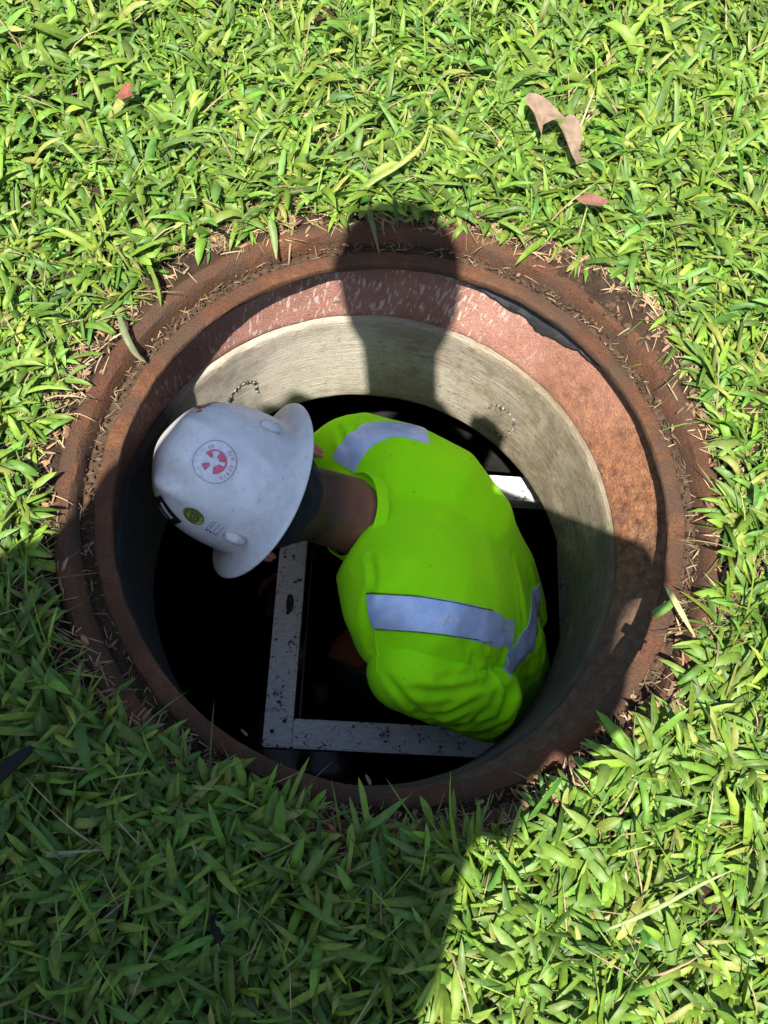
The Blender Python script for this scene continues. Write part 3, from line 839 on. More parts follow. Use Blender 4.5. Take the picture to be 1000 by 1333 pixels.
# accessory lugs at the sides
for px, py in ((352, 557), (306, 699)):
    l, nr = cast(HBV, px, py)
    bm = bmesh.new(); dn = (-Ax-nr*(-Ax).dot(nr)).normalized(); sd = nr.cross(dn)
    vv = [bm.verts.new(l+dn*a*.014+sd*b*.008+nr*h) for h, k in ((-.004, 1.15), (.0095, .95)) for a, b in ((-k, -k), (k, -k), (k, k), (-k, k))]
    for q in ((3, 2, 1, 0), (4, 5, 6, 7), (0, 1, 5, 4), (1, 2, 6, 5), (2, 3, 7, 6), (3, 0, 4, 7)): bm.faces.new([vv[k] for k in q])
    bmesh.ops.recalc_face_normals(bm, faces=bm.faces); bmesh.ops.bevel(bm, geom=bm.edges[:], offset=.003, segments=3, affect='EDGES')
    bmo('lug', bm, M_HAT, hat)
def decal(name, cpx, verts2, faces, m, parent, lift, upx):
    """flat print laid on the hat: verts2 in metres, upx = pixel the print's top points to"""
    l, nr = cast(HBV, *cpx); u_, _ = cast(HBV, *upx)
    up = (u_-l); up = (up-nr*up.dot(nr)).normalized(); rt = up.cross(nr)
    out = []
    for x, y in verts2:
        q = l+rt*x+up*y; l2, n2, *_ = HBV.find_nearest(q)
        if n2.dot(nr) < 0: n2 = -n2
        out.append(l2+n2*lift)
    return adopt(mesh(name, out, faces, m, None, True), parent)
def disc(r, n=40, cx=0, cy=0, rings=5):
    v = [(cx, cy)]; f = []
    for k in range(1, rings+1):
        v += [(cx+r*k/rings*math.cos(2*math.pi*j/n), cy+r*k/rings*math.sin(2*math.pi*j/n)) for j in range(n)]
    for j in range(n): f.append((0, 1+j, 1+(j+1) % n))
    for k in range(rings-1):
        for j in range(n): a = 1+k*n; f.append((a+j, a+n+j, a+n+(j+1) % n, a+(j+1) % n))
    return v, f
def annulus(r0, r1, a0=0, a1=2*math.pi, n=40):
    v, f = [], []
    for j in range(n+1):
        a = a0+(a1-a0)*j/n; v += [(r0*math.cos(a), r0*math.sin(a)), (r1*math.cos(a), r1*math.sin(a))]
    for j in range(n): f.append((2*j, 2*j+1, 2*j+3, 2*j+2))
    return v, f
def grid_rect(x0, y0, x1, y1, nx=8, ny=6):
    v = [(x0+(x1-x0)*i/nx, y0+(y1-y0)*j/ny) for j in range(ny+1) for i in range(nx+1)]
    return v, [(j*(nx+1)+i, j*(nx+1)+i+1, (j+1)*(nx+1)+i+1, (j+1)*(nx+1)+i) for j in range(ny) for i in range(nx)]
_lc = {}
def letter(ch, size):
    if ch not in _lc:
        cu = bpy.data.curves.new('t', 'FONT'); cu.body = ch; cu.size = 1; cu.align_x = 'CENTER'; cu.resolution_u = 2
        o = bpy.data.objects.new('t', cu); COL.objects.link(o); dg = bpy.context.evaluated_depsgraph_get(); dg.update()
        me = bpy.data.meshes.new_from_object(o.evaluated_get(dg))
        _lc[ch] = ([(q.co.x, q.co.y) for q in me.vertices], [tuple(p.vertices) for p in me.polygons])
        bpy.data.objects.remove(o); bpy.data.meshes.remove(me)
    v, f = _lc[ch]; return [(x*size, y*size) for x, y in v], f
FA, FAU = (279, 601), (240, 590)
st = empty('first_aid_sticker', tuple(HB)); st.parent = hat; st.matrix_parent_inverse = Matrix.Translation(HB).inverted()
st['label'] = 'round worn red and white first aid sticker'
R1 = .0305
decal('sticker_face', FA, *disc(R1), M_STICK, st, .0006, FAU)
decal('sticker_edge', FA, *annulus(R1-.0007, R1+.0004), M_STICKEDGE, st, .0010, FAU)
# red disc broken by a white cross and a white star centre: four worn red quarters and a ring
for q, keep in ((0, .9), (1, .45), (2, .55), (3, 1.0)):
    a = math.pi/4+q*math.pi/2-math.pi/2
    vv, ff = [], []
    for j in range(13):
        t = a-.60*keep+1.20*keep*j/12
        vv += [(.0068*math.cos(t), .0068*math.sin(t)), (.0122*math.cos(t), .0122*math.sin(t)), (.0172*math.cos(t), .0172*math.sin(t))]
    for j in range(12): ff += [(3*j, 3*j+1, 3*j+4, 3*j+3), (3*j+1, 3*j+2, 3*j+5, 3*j+4)]
    decal('red_quarter', FA, vv, ff, M_RED, st, .0011, FAU)
decal('red_arc', FA, *annulus(.0150, .0175, math.radians(-150), math.radians(40)), M_RED, st, .0012, FAU)
def arc_text(txt, r, amid, step, size, inward, m, parent, cpx, upx):
    n = len(txt)
    for i, ch in enumerate(txt):
        if ch == ' ': continue
        a = amid+((i-(n-1)/2)*step if inward else -(i-(n-1)/2)*step)
        lv, lf = letter(ch, size)
        rot = a+math.pi/2 if inward else a-math.pi/2
        c, s = math.cos(rot), math.sin(rot); ox, oy = r*math.cos(a), r*math.sin(a)
        if inward: ox, oy = (r+.0)*math.cos(a), (r)*math.sin(a)
        decal('lettering', cpx, [(ox+x*c-(y)*s, oy+x*s+(y)*c) for x, y in lv], lf, m, parent, .0013, upx)
arc_text('FIRST AID', .0275, math.radians(-88), .22, .0075, True, M_RED, st, FA, FAU)
arc_text('ED', .0195, math.radians(30), .22, .0072, False, M_RED, st, FA, FAU)
G1, G1U = (252, 672), (215, 650)
gs = empty('round_green_sticker', tuple(HB)); gs.parent = hat; gs.matrix_parent_inverse = Matrix.Translation(HB).inverted()
gs['label'] = 'small round dark green and yellow sticker'
decal('sticker_face', G1, *disc(.0165), M_GREEN, gs, .0006, G1U)
for r0, r1 in ((.0140, .0152), (.0098, .0110), (.0048, .0060), (.0, .0018)): decal('yellow_ring', G1, *annulus(r0, r1), M_YEL, gs, .0011, G1U)
decal('yellow_swirl', G1, *annulus(.0066, .0088, .4, 2.2), M_YEL, gs, .0012, G1U)
decal('yellow_swirl', G1, *annulus(.0112, .0138, 3.4, 5.0), M_YEL, gs, .0012, G1U)
W1, W1U = (278, 687), (250, 668)
ws = empty('white_label', tuple(HB)); ws.parent = hat; ws.matrix_parent_inverse = Matrix.Translation(HB).inverted()
ws['label'] = 'white paper label with thin black lines'
decal('label_face', W1, *grid_rect(-.016, -.013, .016, .013), M_STICK, ws, .0006, W1U)
for y in (-.0105, -.0035, .0030, .0065): decal('printed_line', W1, *grid_rect(-.014, y, .013, y+.0007, 8, 1), M_BLACKP, ws, .0010, W1U)
for x, y, s_ in ((-.013, -.002, .004), (-.0125, .004, .003), (-.012, -.008, .0028)): decal('printed_mark', W1, *grid_rect(x, y, x+s_, y+s_*.8, 2, 2), M_BLACKP, ws, .0011, W1U)
# black front emblem wrapping over the lower left edge and red marks on the far side
fb = empty('front_emblem', tuple(HB)); fb.parent = hat; fb.matrix_parent_inverse = Matrix.Translation(HB).inverted()
fb['label'] = 'black and white front emblem'
def hat_patch(name, th0, th1, t0, t1, m, parent, lift, n=(14, 6)):
    vv, ff = [], []
    for i in range(n[1]+1):
        for j in range(n[0]+1):
            th = math.radians(th0+(th1-th0)*j/n[0]); t = t0+(t1-t0)*i/n[1]
            p = hw(*hat_pt(th, t)); q = hw(*hat_pt(th, t+.01))-p; q2 = hw(*hat_pt(th+.02, t))-p
            nn = q2.cross(q).normalized(); 
            if nn.dot(p-HB) < 0: nn = -nn
            vv.append(p+nn*lift)
    for i in range(n[1]):
        for j in range(n[0]): a = i*(n[0]+1)+j; ff.append((a, a+1, a+n[0]+2, a+n[0]+1))
    return adopt(mesh(name, vv, ff, m, None, True), parent)
NS = -1 if hw(*hat_pt(math.pi/2, .9)).y > HB.y else 1     # which way round is the near side
hat_patch('emblem_face', NS*59, NS*135, .40, .68, M_BLACKP, fb, .0007, (24, 10))
for k in range(5): hat_patch('white_mark', NS*(66+k*13), NS*(72+k*13), .46+.03*(k % 2), .62, M_WHITEP, fb, .0012, (4, 6))
rb = empty('red_marks', tuple(HB)); rb.parent = hat; rb.matrix_parent_inverse = Matrix.Translation(HB).inverted()
rb['label'] = 'red painted marks on the side'
for k in range(6): hat_patch('red_mark', -NS*(67+k*6+3*(k % 2)), -NS*(72+k*6+3*(k % 2)), .38+.045*k, .43+.045*k, M_ORANGE, rb, .0007, (4, 6))
hat_patch('red_line', -NS*76, -NS*130, .40, .44, M_ORANGE, rb, .0007, (20, 2))

# ------------------------------------------------------------------ grass
def edge_r(a):
    """how close the turf comes to the ring, by direction"""
    d = math.degrees(a) % 360
    K = [(0, .475), (20, .485), (40, .50), (60, .485), (75, .475), (90, .470), (105, .478), (120, .490), (140, .492), (160, .486), (180, .484), (200, .480), (215, .462), (228, .443), (240, .433), (260, .433), (280, .435), (300, .440), (320, .452), (340, .464), (360, .475)]
    for (a0, r0), (a1, r1) in zip(K, K[1:]):
        if a0 <= d <= a1: r = r0+(r1-r0)*(d-a0)/(a1-a0); break
    c, s = math.cos(a), math.sin(a)
    return r-.010*max(0, .35+.65*math.cos(a-.9))+.014*nz(c, s, 0, 6)+.010*nz(c, s, 4, 17)

TS = np.array([0, .12, .32, .56, .8, 1.0]); WS = np.array([.55, .90, 1.0, .94, .68, .04])
PAL = np.array([(0.1090, 0.1900, 0.0216), (0.1316, 0.2150, 0.0248), (0.0884, 0.1620, 0.0216), (0.1551, 0.2380, 0.0302), (0.0714, 0.1360, 0.0238), (0.1166, 0.1960, 0.0367)])
def blades(base, azm, elev, length, width, bend, roll, col, fold=.22):
    """vectorised arched blades; returns verts, quads, colours"""
    n = len(base); m = len(TS)
    P = np.zeros((n, m, 3)); P[:, 0] = base
    T = np.zeros((n, m, 3))
    for k in range(m):
        e = elev-bend*TS[k]**1.2
        az_ = azm+roll*.35*TS[k]
        T[:, k] = np.stack([np.cos(e)*np.cos(az_), np.cos(e)*np.sin(az_), np.sin(e)], 1)
        if k: P[:, k] = P[:, k-1]+(T[:, k]+T[:, k-1])*.5*((TS[k]-TS[k-1])*length)[:, None]
    zmin = .016
    low = P[:, :, 2] < zmin
    inside = np.hypot(P[:, :, 0], P[:, :, 1]) < .45
    P[:, :, 2] = np.where(low & ~inside, zmin+(P[:, :, 2]-zmin)*.06, P[:, :, 2])
    S = np.stack([-np.sin(azm), np.cos(azm), np.zeros(n)], 1)[:, None, :].repeat(m, 1)
    N = np.cross(S, T); N /= np.linalg.norm(N, axis=2, keepdims=True)+1e-9
    rr = roll[:, None, None]
    S2 = S*np.cos(rr)+N*np.sin(rr); N2 = N*np.cos(rr)-S*np.sin(rr)
    w = (width[:, None]*WS[None, :])[:, :, None]*.5
    wav = 1+.10*np.sin(TS*17+rng.random(n)[:, None]*6)[:, :, None]
    V = np.stack([P-S2*w*wav+N2*w*fold, P-N2*w*fold, P+S2*w+N2*w*fold], 2)         # n,m,3,3
    V = V.reshape(-1, 3)
    q = []
    for k in range(m-1):
        for s in range(2): q.append((k*3+s, k*3+s+1, (k+1)*3+s+1, (k+1)*3+s))
    q = np.array(q); F = (np.arange(n)[:, None, None]*m*3+q[None]).reshape(-1, 4)
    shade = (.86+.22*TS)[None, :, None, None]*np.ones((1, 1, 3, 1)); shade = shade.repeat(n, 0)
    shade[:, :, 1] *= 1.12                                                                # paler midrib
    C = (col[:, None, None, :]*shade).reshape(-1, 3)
    return V, F, C
def leaf_mesh(name, packs, m):
    V = np.concatenate([p[0] for p in packs]); C = np.concatenate([p[2] for p in packs])
    F, o = [], 0
    for p in packs: F.append(p[1]+o); o += len(p[0])
    F = np.concatenate(F)
    me = bpy.data.meshes.new(name)
    me.vertices.add(len(V)); me.vertices.foreach_set('co', V.astype(np.float32).ravel())
    me.loops.add(F.size); me.loops.foreach_set('vertex_index', F.astype(np.int32).ravel())
    me.polygons.add(len(F)); me.polygons.foreach_set('loop_start', (np.arange(len(F))*4).astype(np.int32))
    me.update(calc_edges=True); me.validate()
    ca = me.color_attributes.new('Col', 'FLOAT_COLOR', 'POINT')
    ca.data.foreach_set('color', np.concatenate([C, np.ones((len(C), 1))], 1).astype(np.float32).ravel())
    return link(name, me, m)
def allowed(x, y, pad=0): return math.hypot(x, y) > edge_r(math.atan2(y, x))+pad
def gcol(n, dead=0):
    i = rng.integers(0, len(PAL), n); c = PAL[i]*(.66+.62*rng.random((n, 1)))
    c *= 1+.16*rng.standard_normal((n, 3))*np.array([.7, .35, .6])
    t = rng.random(n) < .05; c[t] = c[t]*.4+np.array([.28, .26, .07])*.6                   # yellowing
    if dead: d = rng.random(n) < dead; c[d] = np.array([.34, .255, .13])*(.5+.6*rng.random((d.sum(), 1)))  # dead
    return np.clip(c, .008, .8)

base, azm, elev, ln, wd, bend = [], [], [], [], [], []
runner = []
def density(x, y):
    inview = -.75 < x < .8 and -.72 < y < 1.08
    return 1.0 if inview else .22
# creeping shoots with leaves to either side
def shoots(n, R):
    k = 0
    while k < n:
        x, y = rng.uniform(-R, R), rng.uniform(-R, R)
        if rng.random() > density(x, y) or not allowed(x, y, .004): continue
        k += 1
        a = rng.uniform(0, 6.283); L = rng.uniform(.03, .10); nl = int(L/.0125)+2
        patch = .75+.5*(noise.noise(Vector((x*2.3, y*2.3, 1)))*.5+.5)
        z1 = rng.uniform(.004, .034)*patch; big = rng.uniform(.72, 1.28)*patch*(1 if inv(x, y) else 1.25)
        runner.append((x, y, .014+z1*.1, a, L, z1))
        for i in range(nl):
            t = i/nl; bx = x+math.cos(a)*L*t; by = y+math.sin(a)*L*t
            if not allowed(bx, by, -.014): continue
            sd = 1 if i % 2 else -1
            base.append((bx, by, .016+z1*t)); azm.append(a+sd*rng.uniform(.35, 1.35)*(1-.4*t)+rng.normal(0, .15))
            elev.append(rng.uniform(.25, 1.15)); ln.append(big*rng.uniform(.024, .068)); wd.append(big*rng.uniform(.0054, .0120)); bend.append(rng.uniform(.5, 2.3))
def inv(x, y): return -.75 < x < .8 and -.72 < y < 1.08
shoots(7400, 1.6)
# single upright blades filling in
k = 0
while k < 19000:
    x, y = rng.uniform(-1.6, 1.6, 2)
    if rng.random() > density(x, y) or not allowed(x, y): continue
    k += 1
    patch = .8+.5*(noise.noise(Vector((x*2.3, y*2.3, 1)))*.5+.5)
    base.append((x, y, .012)); azm.append(rng.uniform(0, 6.283)); elev.append(rng.uniform(.5, 1.5))
    ln.append(patch*rng.uniform(.028, .072)); wd.append(rng.uniform(.0030, .0098)); bend.append(rng.uniform(.5, 2.6))
n = len(base)
B = np.array(base); 
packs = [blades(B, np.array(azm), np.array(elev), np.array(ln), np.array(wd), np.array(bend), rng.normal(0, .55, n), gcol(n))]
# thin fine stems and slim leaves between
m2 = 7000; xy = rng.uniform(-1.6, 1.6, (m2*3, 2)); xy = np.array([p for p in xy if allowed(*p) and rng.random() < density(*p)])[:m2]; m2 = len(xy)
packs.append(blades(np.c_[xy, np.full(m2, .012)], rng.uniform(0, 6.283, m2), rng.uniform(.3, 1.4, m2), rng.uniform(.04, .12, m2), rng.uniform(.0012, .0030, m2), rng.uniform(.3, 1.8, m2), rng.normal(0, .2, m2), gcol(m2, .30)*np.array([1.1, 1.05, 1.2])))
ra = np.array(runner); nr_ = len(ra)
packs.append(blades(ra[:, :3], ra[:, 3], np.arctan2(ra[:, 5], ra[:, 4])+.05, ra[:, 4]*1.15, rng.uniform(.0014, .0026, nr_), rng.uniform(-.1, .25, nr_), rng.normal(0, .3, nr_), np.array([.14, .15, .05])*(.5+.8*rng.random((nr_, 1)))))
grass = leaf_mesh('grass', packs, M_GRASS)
tag(grass, 'lush broad bladed green grass around the opening', 'grass', kind='stuff')

# ------------------------------------------------------------------ dry litter, soil crumbs
def litter(n, rfun, zfun, col, L=(.006, .035), W=(.0006, .0022)):
    a = rng.uniform(0, 6.283, n); r = np.array([rfun(t) for t in a])
    x, y = r*np.cos(a), r*np.sin(a); z = np.array([zfun(i, j) for i, j in zip(x, y)])
    az_ = rng.uniform(0, 6.283, n)
    c = col*(.45+.8*rng.random((n, 1)))
    return blades(np.c_[x, y, z], az_, rng.uniform(-.05, .30, n), rng.uniform(*L, n), rng.uniform(*W, n), rng.uniform(-.1, .6, n), rng.normal(0, .8, n), c, .1)
STRAW = np.array([.29, .22, .12]); BROWN = np.array([.22, .125, .07])
top = lambda x, y: soil_h(x, y)+.003 if math.hypot(x, y) > .455 else (max(.0205, soil_h(x, y)) if math.hypot(x, y) > .430 else -.003)
lp = []
lp.append(litter(4200, lambda t: edge_r(t)+rng.normal(.012, .022), top, STRAW))
lp.append(litter(1800, lambda t: edge_r(t)+rng.normal(.0, .02), top, BROWN, (.005, .022), (.002, .006)))
lp.append(litter(520, lambda t: rng.uniform(.404, .425), lambda x, y: -.002, STRAW*.8, (.005, .022), (.0005, .0016)))
lp.append(litter(500, lambda t: rng.uniform(.45, .50) if math.cos(t-1.95) > .45 else edge_r(t)+.02, top, STRAW*1.1, (.01, .045)))
lo = leaf_mesh('dry_grass_litter', lp, M_DRY)
tag(lo, 'dry straw and dead grass bits scattered on the soil round the ring', 'litter', kind='stuff')
bm = bmesh.new()
for i in range(1500):
    t = rng.uniform(0, 6.283)
    if i % 3: r = rng.uniform(.403, .4235); z = -.006; s = rng.uniform(.0008, .0030)
    else:
        r = edge_r(t)-.008+abs(rng.normal(0, .018)); s = .001+.0055*rng.random()**2.5; z = None
    x, y = r*math.cos(t), r*math.sin(t)
    if z is None: z = top(x, y)-.002
    blob(bm, (x, y, z), s, (1, rng.uniform(.6, 1), .7), 1)
for i in range(420):                                   # crumbs heaped where the far right soil has slumped over the frame
    t = rng.normal(.80, .28); r = rng.uniform(.405, .48); x, y = r*math.cos(t), r*math.sin(t)
    blob(bm, (x, y, top(x, y)-.002), .0012+.0075*rng.random()**3, (1, rng.uniform(.5, .9), .5), 1)
cr = bmo('soil_crumbs', bm, M_CLOD)
tag(cr, 'dark soil crumbs lying in the groove and along the edge of the ring', 'soil', kind='stuff')

# ------------------------------------------------------------------ single finds in the grass
def big_blade(name, pts, w, cols, label, cat, m=M_DRY, group=None, z0=None, curl=.25):
    """one long leaf or stalk through world points"""
    P = [Vector(p) for p in pts]; D = []
    for i in range(len(P)-1):
        for k in range(5): 
            t = k/5; p0 = P[max(i-1, 0)]; p1 = P[i]; p2 = P[i+1]; p3 = P[min(i+2, len(P)-1)]
            D.append(.5*((2*p1)+(p2-p0)*t+(2*p0-5*p1+4*p2-p3)*t*t+(3*p1-p0-3*p2+p3)*t**3))
    D.append(P[-1]); n = len(D); v, f, c = [], [], []
    for i, p in enumerate(D):
        t = (D[min(i+1, n-1)]-D[max(i-1, 0)]).normalized(); s = t.cross(Vector((0, 0, 1))).normalized(); u = s.cross(t)
        x = i/(n-1); ww = w*(np.interp(x, [0, .25, .6, 1], [.55, 1, .8, .05]))*.5
        for sx, up in ((-1, curl), (0, -.15), (1, curl)): v.append(p+s*sx*ww+u*(up*ww+.001)); 
        for sx, up in ((1, curl-.2), (0, -.35), (-1, curl-.2)): v.append(p+s*sx*ww*.98+u*(up*ww-.0004))
        cc = np.array(cols[0])*(1-x)+np.array(cols[1])*x
        c += [cc]*6
    for i in range(n-1):
        for k in range(6): a = i*6+k; b = i*6+(k+1) % 6; f.append((a, b, b+6, a+6))
    f.append((5, 4, 3, 2, 1, 0)); f.append(tuple((n-1)*6+k for k in range(6)))
    me = bpy.data.meshes.new(name); me.from_pydata([tuple(q) for q in v], [], f); me.update()
    ca = me.color_attributes.new('Col', 'FLOAT_COLOR', 'POINT')
    ca.data.foreach_set('color', np.c_[np.array(c), np.ones(len(c))].astype(np.float32).ravel())
    o = link(name, me, m); tag(o, label, cat, group); return o
def px_path(*p): return [at(x, y, z) for x, y, z in p]
G1c, T1c, Y1c = (.11, .22, .035), (.45, .34, .18), (.40, .36, .12)
big_blade('grass_stalk', px_path((457, 268, .035), (480, 240, .05), (520, 215, .065), (548, 190, .07), (560, 160, .06)), .010, (G1c, Y1c), 'long yellowing grass stalk lying over the turf behind the head shadow', 'grass stalk', M_GRASS)
big_blade('wilted_blade', px_path((478, 262, .04), (483, 285, .035), (488, 305, .02), (494, 332, .006)), .009, ((.09, .16, .04), (.16, .15, .06)), 'wilted blade hanging over the far rim inside the head shadow', 'grass blade', M_GRASS)
big_blade('wilted_blade', px_path((352, 285, .045), (357, 310, .03), (360, 338, .018)), .012, (G1c, (.20, .22, .10)), 'bent green blade hanging over the far left rim', 'grass blade', M_GRASS)
big_blade('wilted_blade', px_path((155, 410, .04), (165, 440, .035), (178, 462, .020), (190, 472, .012)), .010, ((.13, .17, .07), (.17, .15, .09)), 'grey green withered blade draped over the left side of the rim', 'grass blade', M_GRASS)
big_blade('straw_stalk', px_path((868, 765, .045), (885, 795, .05), (905, 830, .045)), .008, ((.40, .42, .16), (.34, .30, .12)), 'pale straw stalk poking over the right rim', 'straw')
big_blade('fallen_blade', px_path((850, 800, .03), (868, 790, .04), (880, 778, .04)), .013, (G1c, (.15, .28, .05)), 'broad green blade resting across the right rim', 'grass blade', M_GRASS)
big_blade('seed_stalk', px_path((100, 1112, .06), (60, 1112, .06), (140, 1106, .07), ), .006, ((.16, .20, .08), (.30, .32, .16)), 'pale seed stalk lying in the shaded grass at left', 'grass stalk', M_GRASS)
big_blade('seed_stalk', px_path((790, 1210, .06), (850, 1185, .075), (915, 1150, .08), (960, 1130, .075)), .005, ((.20, .27, .09), (.30, .34, .16)), 'thin seed stalk crossing the sunlit grass at lower right', 'grass stalk', M_GRASS)
big_blade('dead_stick', px_path((-20, 1030, .05), (10, 1000, .055), (35, 978, .05), (50, 965, .04)), .016, ((.012, .011, .010), (.02, .017, .015)), 'black rotten stick in the shaded grass at the left edge', 'stick')
big_blade('dead_stick', px_path((278, 1190, .045), (283, 1225, .045), (282, 1255, .03)), .010, ((.012, .011, .010), (.02, .017, .015)), 'short black twig standing in the shaded grass below the ring', 'stick')

def dead_leaf(outline, z, tilt, col, label, vein=None):
    ox = sum(p[0] for p in outline)/len(outline); oy = sum(p[1] for p in outline)/len(outline)
    ol = []
    for i in range(len(outline)):
        a0, a1, a2, a3 = (outline[(i+k) % len(outline)] for k in (-1, 0, 1, 2))
        for t in (0, .25, .5, .75):
            ol.append(tuple(.5*(2*a1[k]+(a2[k]-a0[k])*t+(2*a0[k]-5*a1[k]+4*a2[k]-a3[k])*t*t+(3*a1[k]-a0[k]-3*a2[k]+a3[k])*t**3) for k in (0, 1)))
    if len(ol) > 24: outline = ol
    pts = [at(ox+(x-ox)*1.12, oy+(y-oy)*1.12, z) for x, y in outline]; c = sum(pts, Vector())/len(pts)
    bm = bmesh.new(); lay = bm.loops.layers.float_color.new('Col') if False else None
    ring = [bm.verts.new(p+Vector((0, 0, tilt*(p-c).dot(Vector((.6, .8, 0)))+.007*math.sin(i*.42)))) for i, p in enumerate(pts)]
    mid_ = [bm.verts.new(p.lerp(c, .5)+Vector((0, 0, tilt*.5*(p-c).dot(Vector((.6, .8, 0)))+.004*math.cos(i*.31)))) for i, p in enumerate(pts)]
    ce = bm.verts.new(c+Vector((0, 0, -.002))); n = len(ring)
    for i in range(n):
        k = (i+1) % n; bm.faces.new((ring[i], ring[k], mid_[k], mid_[i])); bm.faces.new((mid_[i], mid_[k], ce))
    bmesh.ops.solidify(bm, geom=bm.faces[:], thickness=.0008)
    o = bmo('dead_leaf', bm, m_plain('dead_leaf_'+str(int(outline[0][0])), col, .75, 0, .3, 60), smooth=True, sharp=60)
    tag(o, label, 'leaf', 'fallen leaves in the grass'); return o
dead_leaf([(687, 128), (700, 131), (716, 136), (732, 148), (730, 156), (716, 159), (706, 160), (707, 168), (700, 160), (694, 146)], .088, .10, (.31, .215, .145), 'tan curled dead leaf, the upper left of the fallen pair')
dead_leaf([(741, 151), (750, 158), (758, 172), (756, 186), (752, 200), (756, 215), (751, 208), (744, 194), (734, 178), (731, 168)], .086, -.12, (.31, .22, .15), 'tan pointed dead leaf, the lower right of the fallen pair')
dead_leaf([(752, 258), (765, 254), (780, 260), (790, 268), (778, 271), (760, 267)], .072, .2, (.24, .11, .075), 'small rolled reddish brown dead leaf below the tan pair')
dead_leaf([(153, 122), (162, 114), (174, 116), (170, 122), (174, 128), (158, 130)], .074, .3, (.24, .085, .055), 'small orange red leaf scrap in the upper left grass')
dead_leaf([(838, 838), (846, 842), (842, 856), (832, 852)], .020, .2, (.12, .050, .030), 'rust red leaf scrap at the right edge of the ring')

# ------------------------------------------------------------------ the photographer, known from the shadow thrown over the scene
KX, KY = SUND.x/-SUND.z, SUND.y/-SUND.z
def over(gx, gy, z): return Vector((gx-KX*z, gy-KY*z, z))        # point at height z whose shadow meets the ground at gx, gy
photog = empty('person', tuple(over(-.36, -1.0, .02)))
tag(photog, 'standing photographer leaning over the opening, known only by the shadow', 'person')
hd = over(-.002, .346, 1.47); nk = over(-.025, .19, 1.36)
sl, sr = over(-.215, .115, 1.31), over(.015, -.030, 1.29)
el_, er = over(-.50, -.150, 1.06), over(.310, -.120, 1.06)
hl, hr = Vector((-.115, -.50, 1.085)), over(.15, -.35, .98)
ch, bl, hp = over(-.06, -.05, 1.22), over(-.13, -.27, 1.06), over(-.185, -.48, .92)
bm = bmesh.new()
fx = Vector((1, 0, 0))
tube(bm, [nk, nk.lerp(ch, .35), ch, bl, hp, hp-Vector((0, .01, .20))], [(.070, .06), (.15, .09), (.215, .12), (.255, .13), (.255, .135), (.25, .135)], 24, fx)
tube(bm, [ch.lerp(bl, .4), er.lerp(hr, .45)], [.12, .085], 16)  # filler bulk added to shut the sun gap inside the right arm
tube(bm, [er.lerp(ch, .5)-Vector((0, .03, 0)), er.lerp(hr, .4).lerp(bl, .35), hr.lerp(bl, .3), hr], [.07, .09, .09, .075], 16)  # more added filler, blocks sun between right arm and hip
tube(bm, [sl, el_.lerp(bl, .4), over(-.42, -.36, .98), hp+Vector((-.12, 0, 0))], [.09, .13, .13, .12], 16)  # filler added on the left to keep sun off the ground there
for S, E in ((sl, el_), (sr, er)):
    tube(bm, [S.lerp(ch, .45), S, S.lerp(E, .5), E, E.lerp(hl if E is el_ else hr, .5), E.lerp(hl if E is el_ else hr, .85)], [.085, .074, .058, .072, .075, .055], 16)
solid('shirt', bm, .012, 5, m_fabric('grey_shirt', (.12, .13, .15), (.16, .17, .19)), photog)
bm = bmesh.new()
fw = Vector((.1, 1, -.55)).normalized(); upv = (Vector((0, .3, 1))-fw*Vector((0, .3, 1)).dot(fw)).normalized(); sv = fw.cross(upv)
ell(bm, hd, (sv, fw, upv), (.078, .098, .122)); ell(bm, hd+fw*.098-upv*.015, (sv, fw, upv), (.013, .018, .02), 2)
ell(bm, hd+fw*.05-upv*.07, (sv, fw, upv), (.052, .05, .05))
tube(bm, [hd-upv*.03-fw*.02, nk, nk.lerp(ch, .3)], [.066, .070, .075], 16)
tube(bm, [sl.lerp(el_, .5), el_, el_.lerp(hl, .4), hl], [.052, .045, .044, .028], 16)
tube(bm, [sr.lerp(er, .5), er, er.lerp(hr, .4), hr], [.052, .045, .044, .028], 16)
hand(bm, hl, (Vector((-.09, -.445, 1.10))-hl), Vector((0, .4, -1)), -1)
hand(bm, hr, hp-hr+Vector((0, 0, -.08)), Vector((-1, 0, 0)), 1)
solid('body', bm, .0065, 4, M_SKIN, photog)
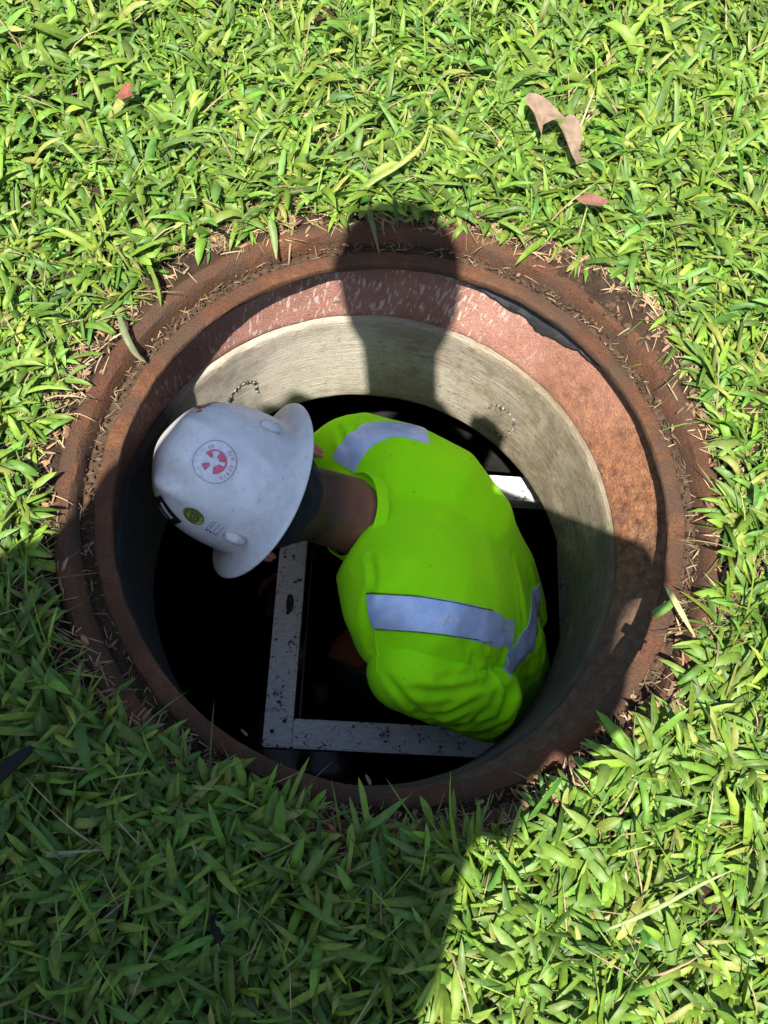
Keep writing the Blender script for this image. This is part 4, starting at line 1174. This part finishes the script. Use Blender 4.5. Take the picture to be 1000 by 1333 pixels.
bm = bmesh.new(); ell(bm, hd-fw*.012+upv*.022, (sv, fw, upv), (.098, .110, .124)); solid('hair', bm, .008, 3, M_HAIR, photog)
for s in (-1, 1):
    bm = bmesh.new(); ell(bm, hd+sv*s*.080-upv*.012, (sv, fw, upv), (.009, .019, .031), 2); bmo('ear', bm, M_SKIN, photog)
    bm = bmesh.new(); ell(bm, hd+fw*.090+sv*s*.031+upv*.008, (sv, fw, upv), (.013, .009, .009), 2); bmo('eye', bm, M_WHITEP, photog)
bm = bmesh.new()
tube(bm, [bl.lerp(hp, .7), hp, hp-Vector((0, .0, .14))], [(.18, .115), (.185, .12), (.17, .115)], 20, fx)
fts = []
for s in (-1, 1):
    hip = hp+Vector((s*.09, 0, -.08)); an = Vector((hip.x+s*.03, hip.y+.06, .09)); kn = hip.lerp(an, .5)+Vector((0, .05, 0))
    tube(bm, [hip, hip.lerp(kn, .5), kn, kn.lerp(an, .5), an], [.098, .088, .068, .066, .055], 16); fts.append(an)
solid('trousers', bm, .012, 5, M_PANTS, photog)
for an in fts:
    bm = bmesh.new(); tube(bm, [an+Vector((0, -.06, -.02)), an+Vector((0, -.02, -.02)), an+Vector((0, .08, -.042)), an+Vector((0, .18, -.048))], [(.03, .03), (.045, .055), (.05, .034), (.038, .028)], 14, fx)
    solid('boot', bm, .008, 4, M_BOOT, photog)
phone = empty('phone', (-.087, -.421, 1.086))
tag(phone, 'black phone held out over the opening to take the picture', 'phone')
bm = bmesh.new()
o0 = Vector(CAM)+RZ*.012-RX*.0+RY*(-.045)
vv = [bm.verts.new(o0+RX*a*.037+RY*b*.077+RZ*h) for h in (0, .009) for a, b in ((-1, -1), (1, -1), (1, 1), (-1, 1))]
for q in ((3, 2, 1, 0), (4, 5, 6, 7), (0, 1, 5, 4), (1, 2, 6, 5), (2, 3, 7, 6), (3, 0, 4, 7)): bm.faces.new([vv[k] for k in q])
bmesh.ops.recalc_face_normals(bm, faces=bm.faces); bmesh.ops.bevel(bm, geom=bm.edges[:], offset=.003, segments=3, affect='EDGES')
bmo('phone_body', bm, M_BOOT, phone)
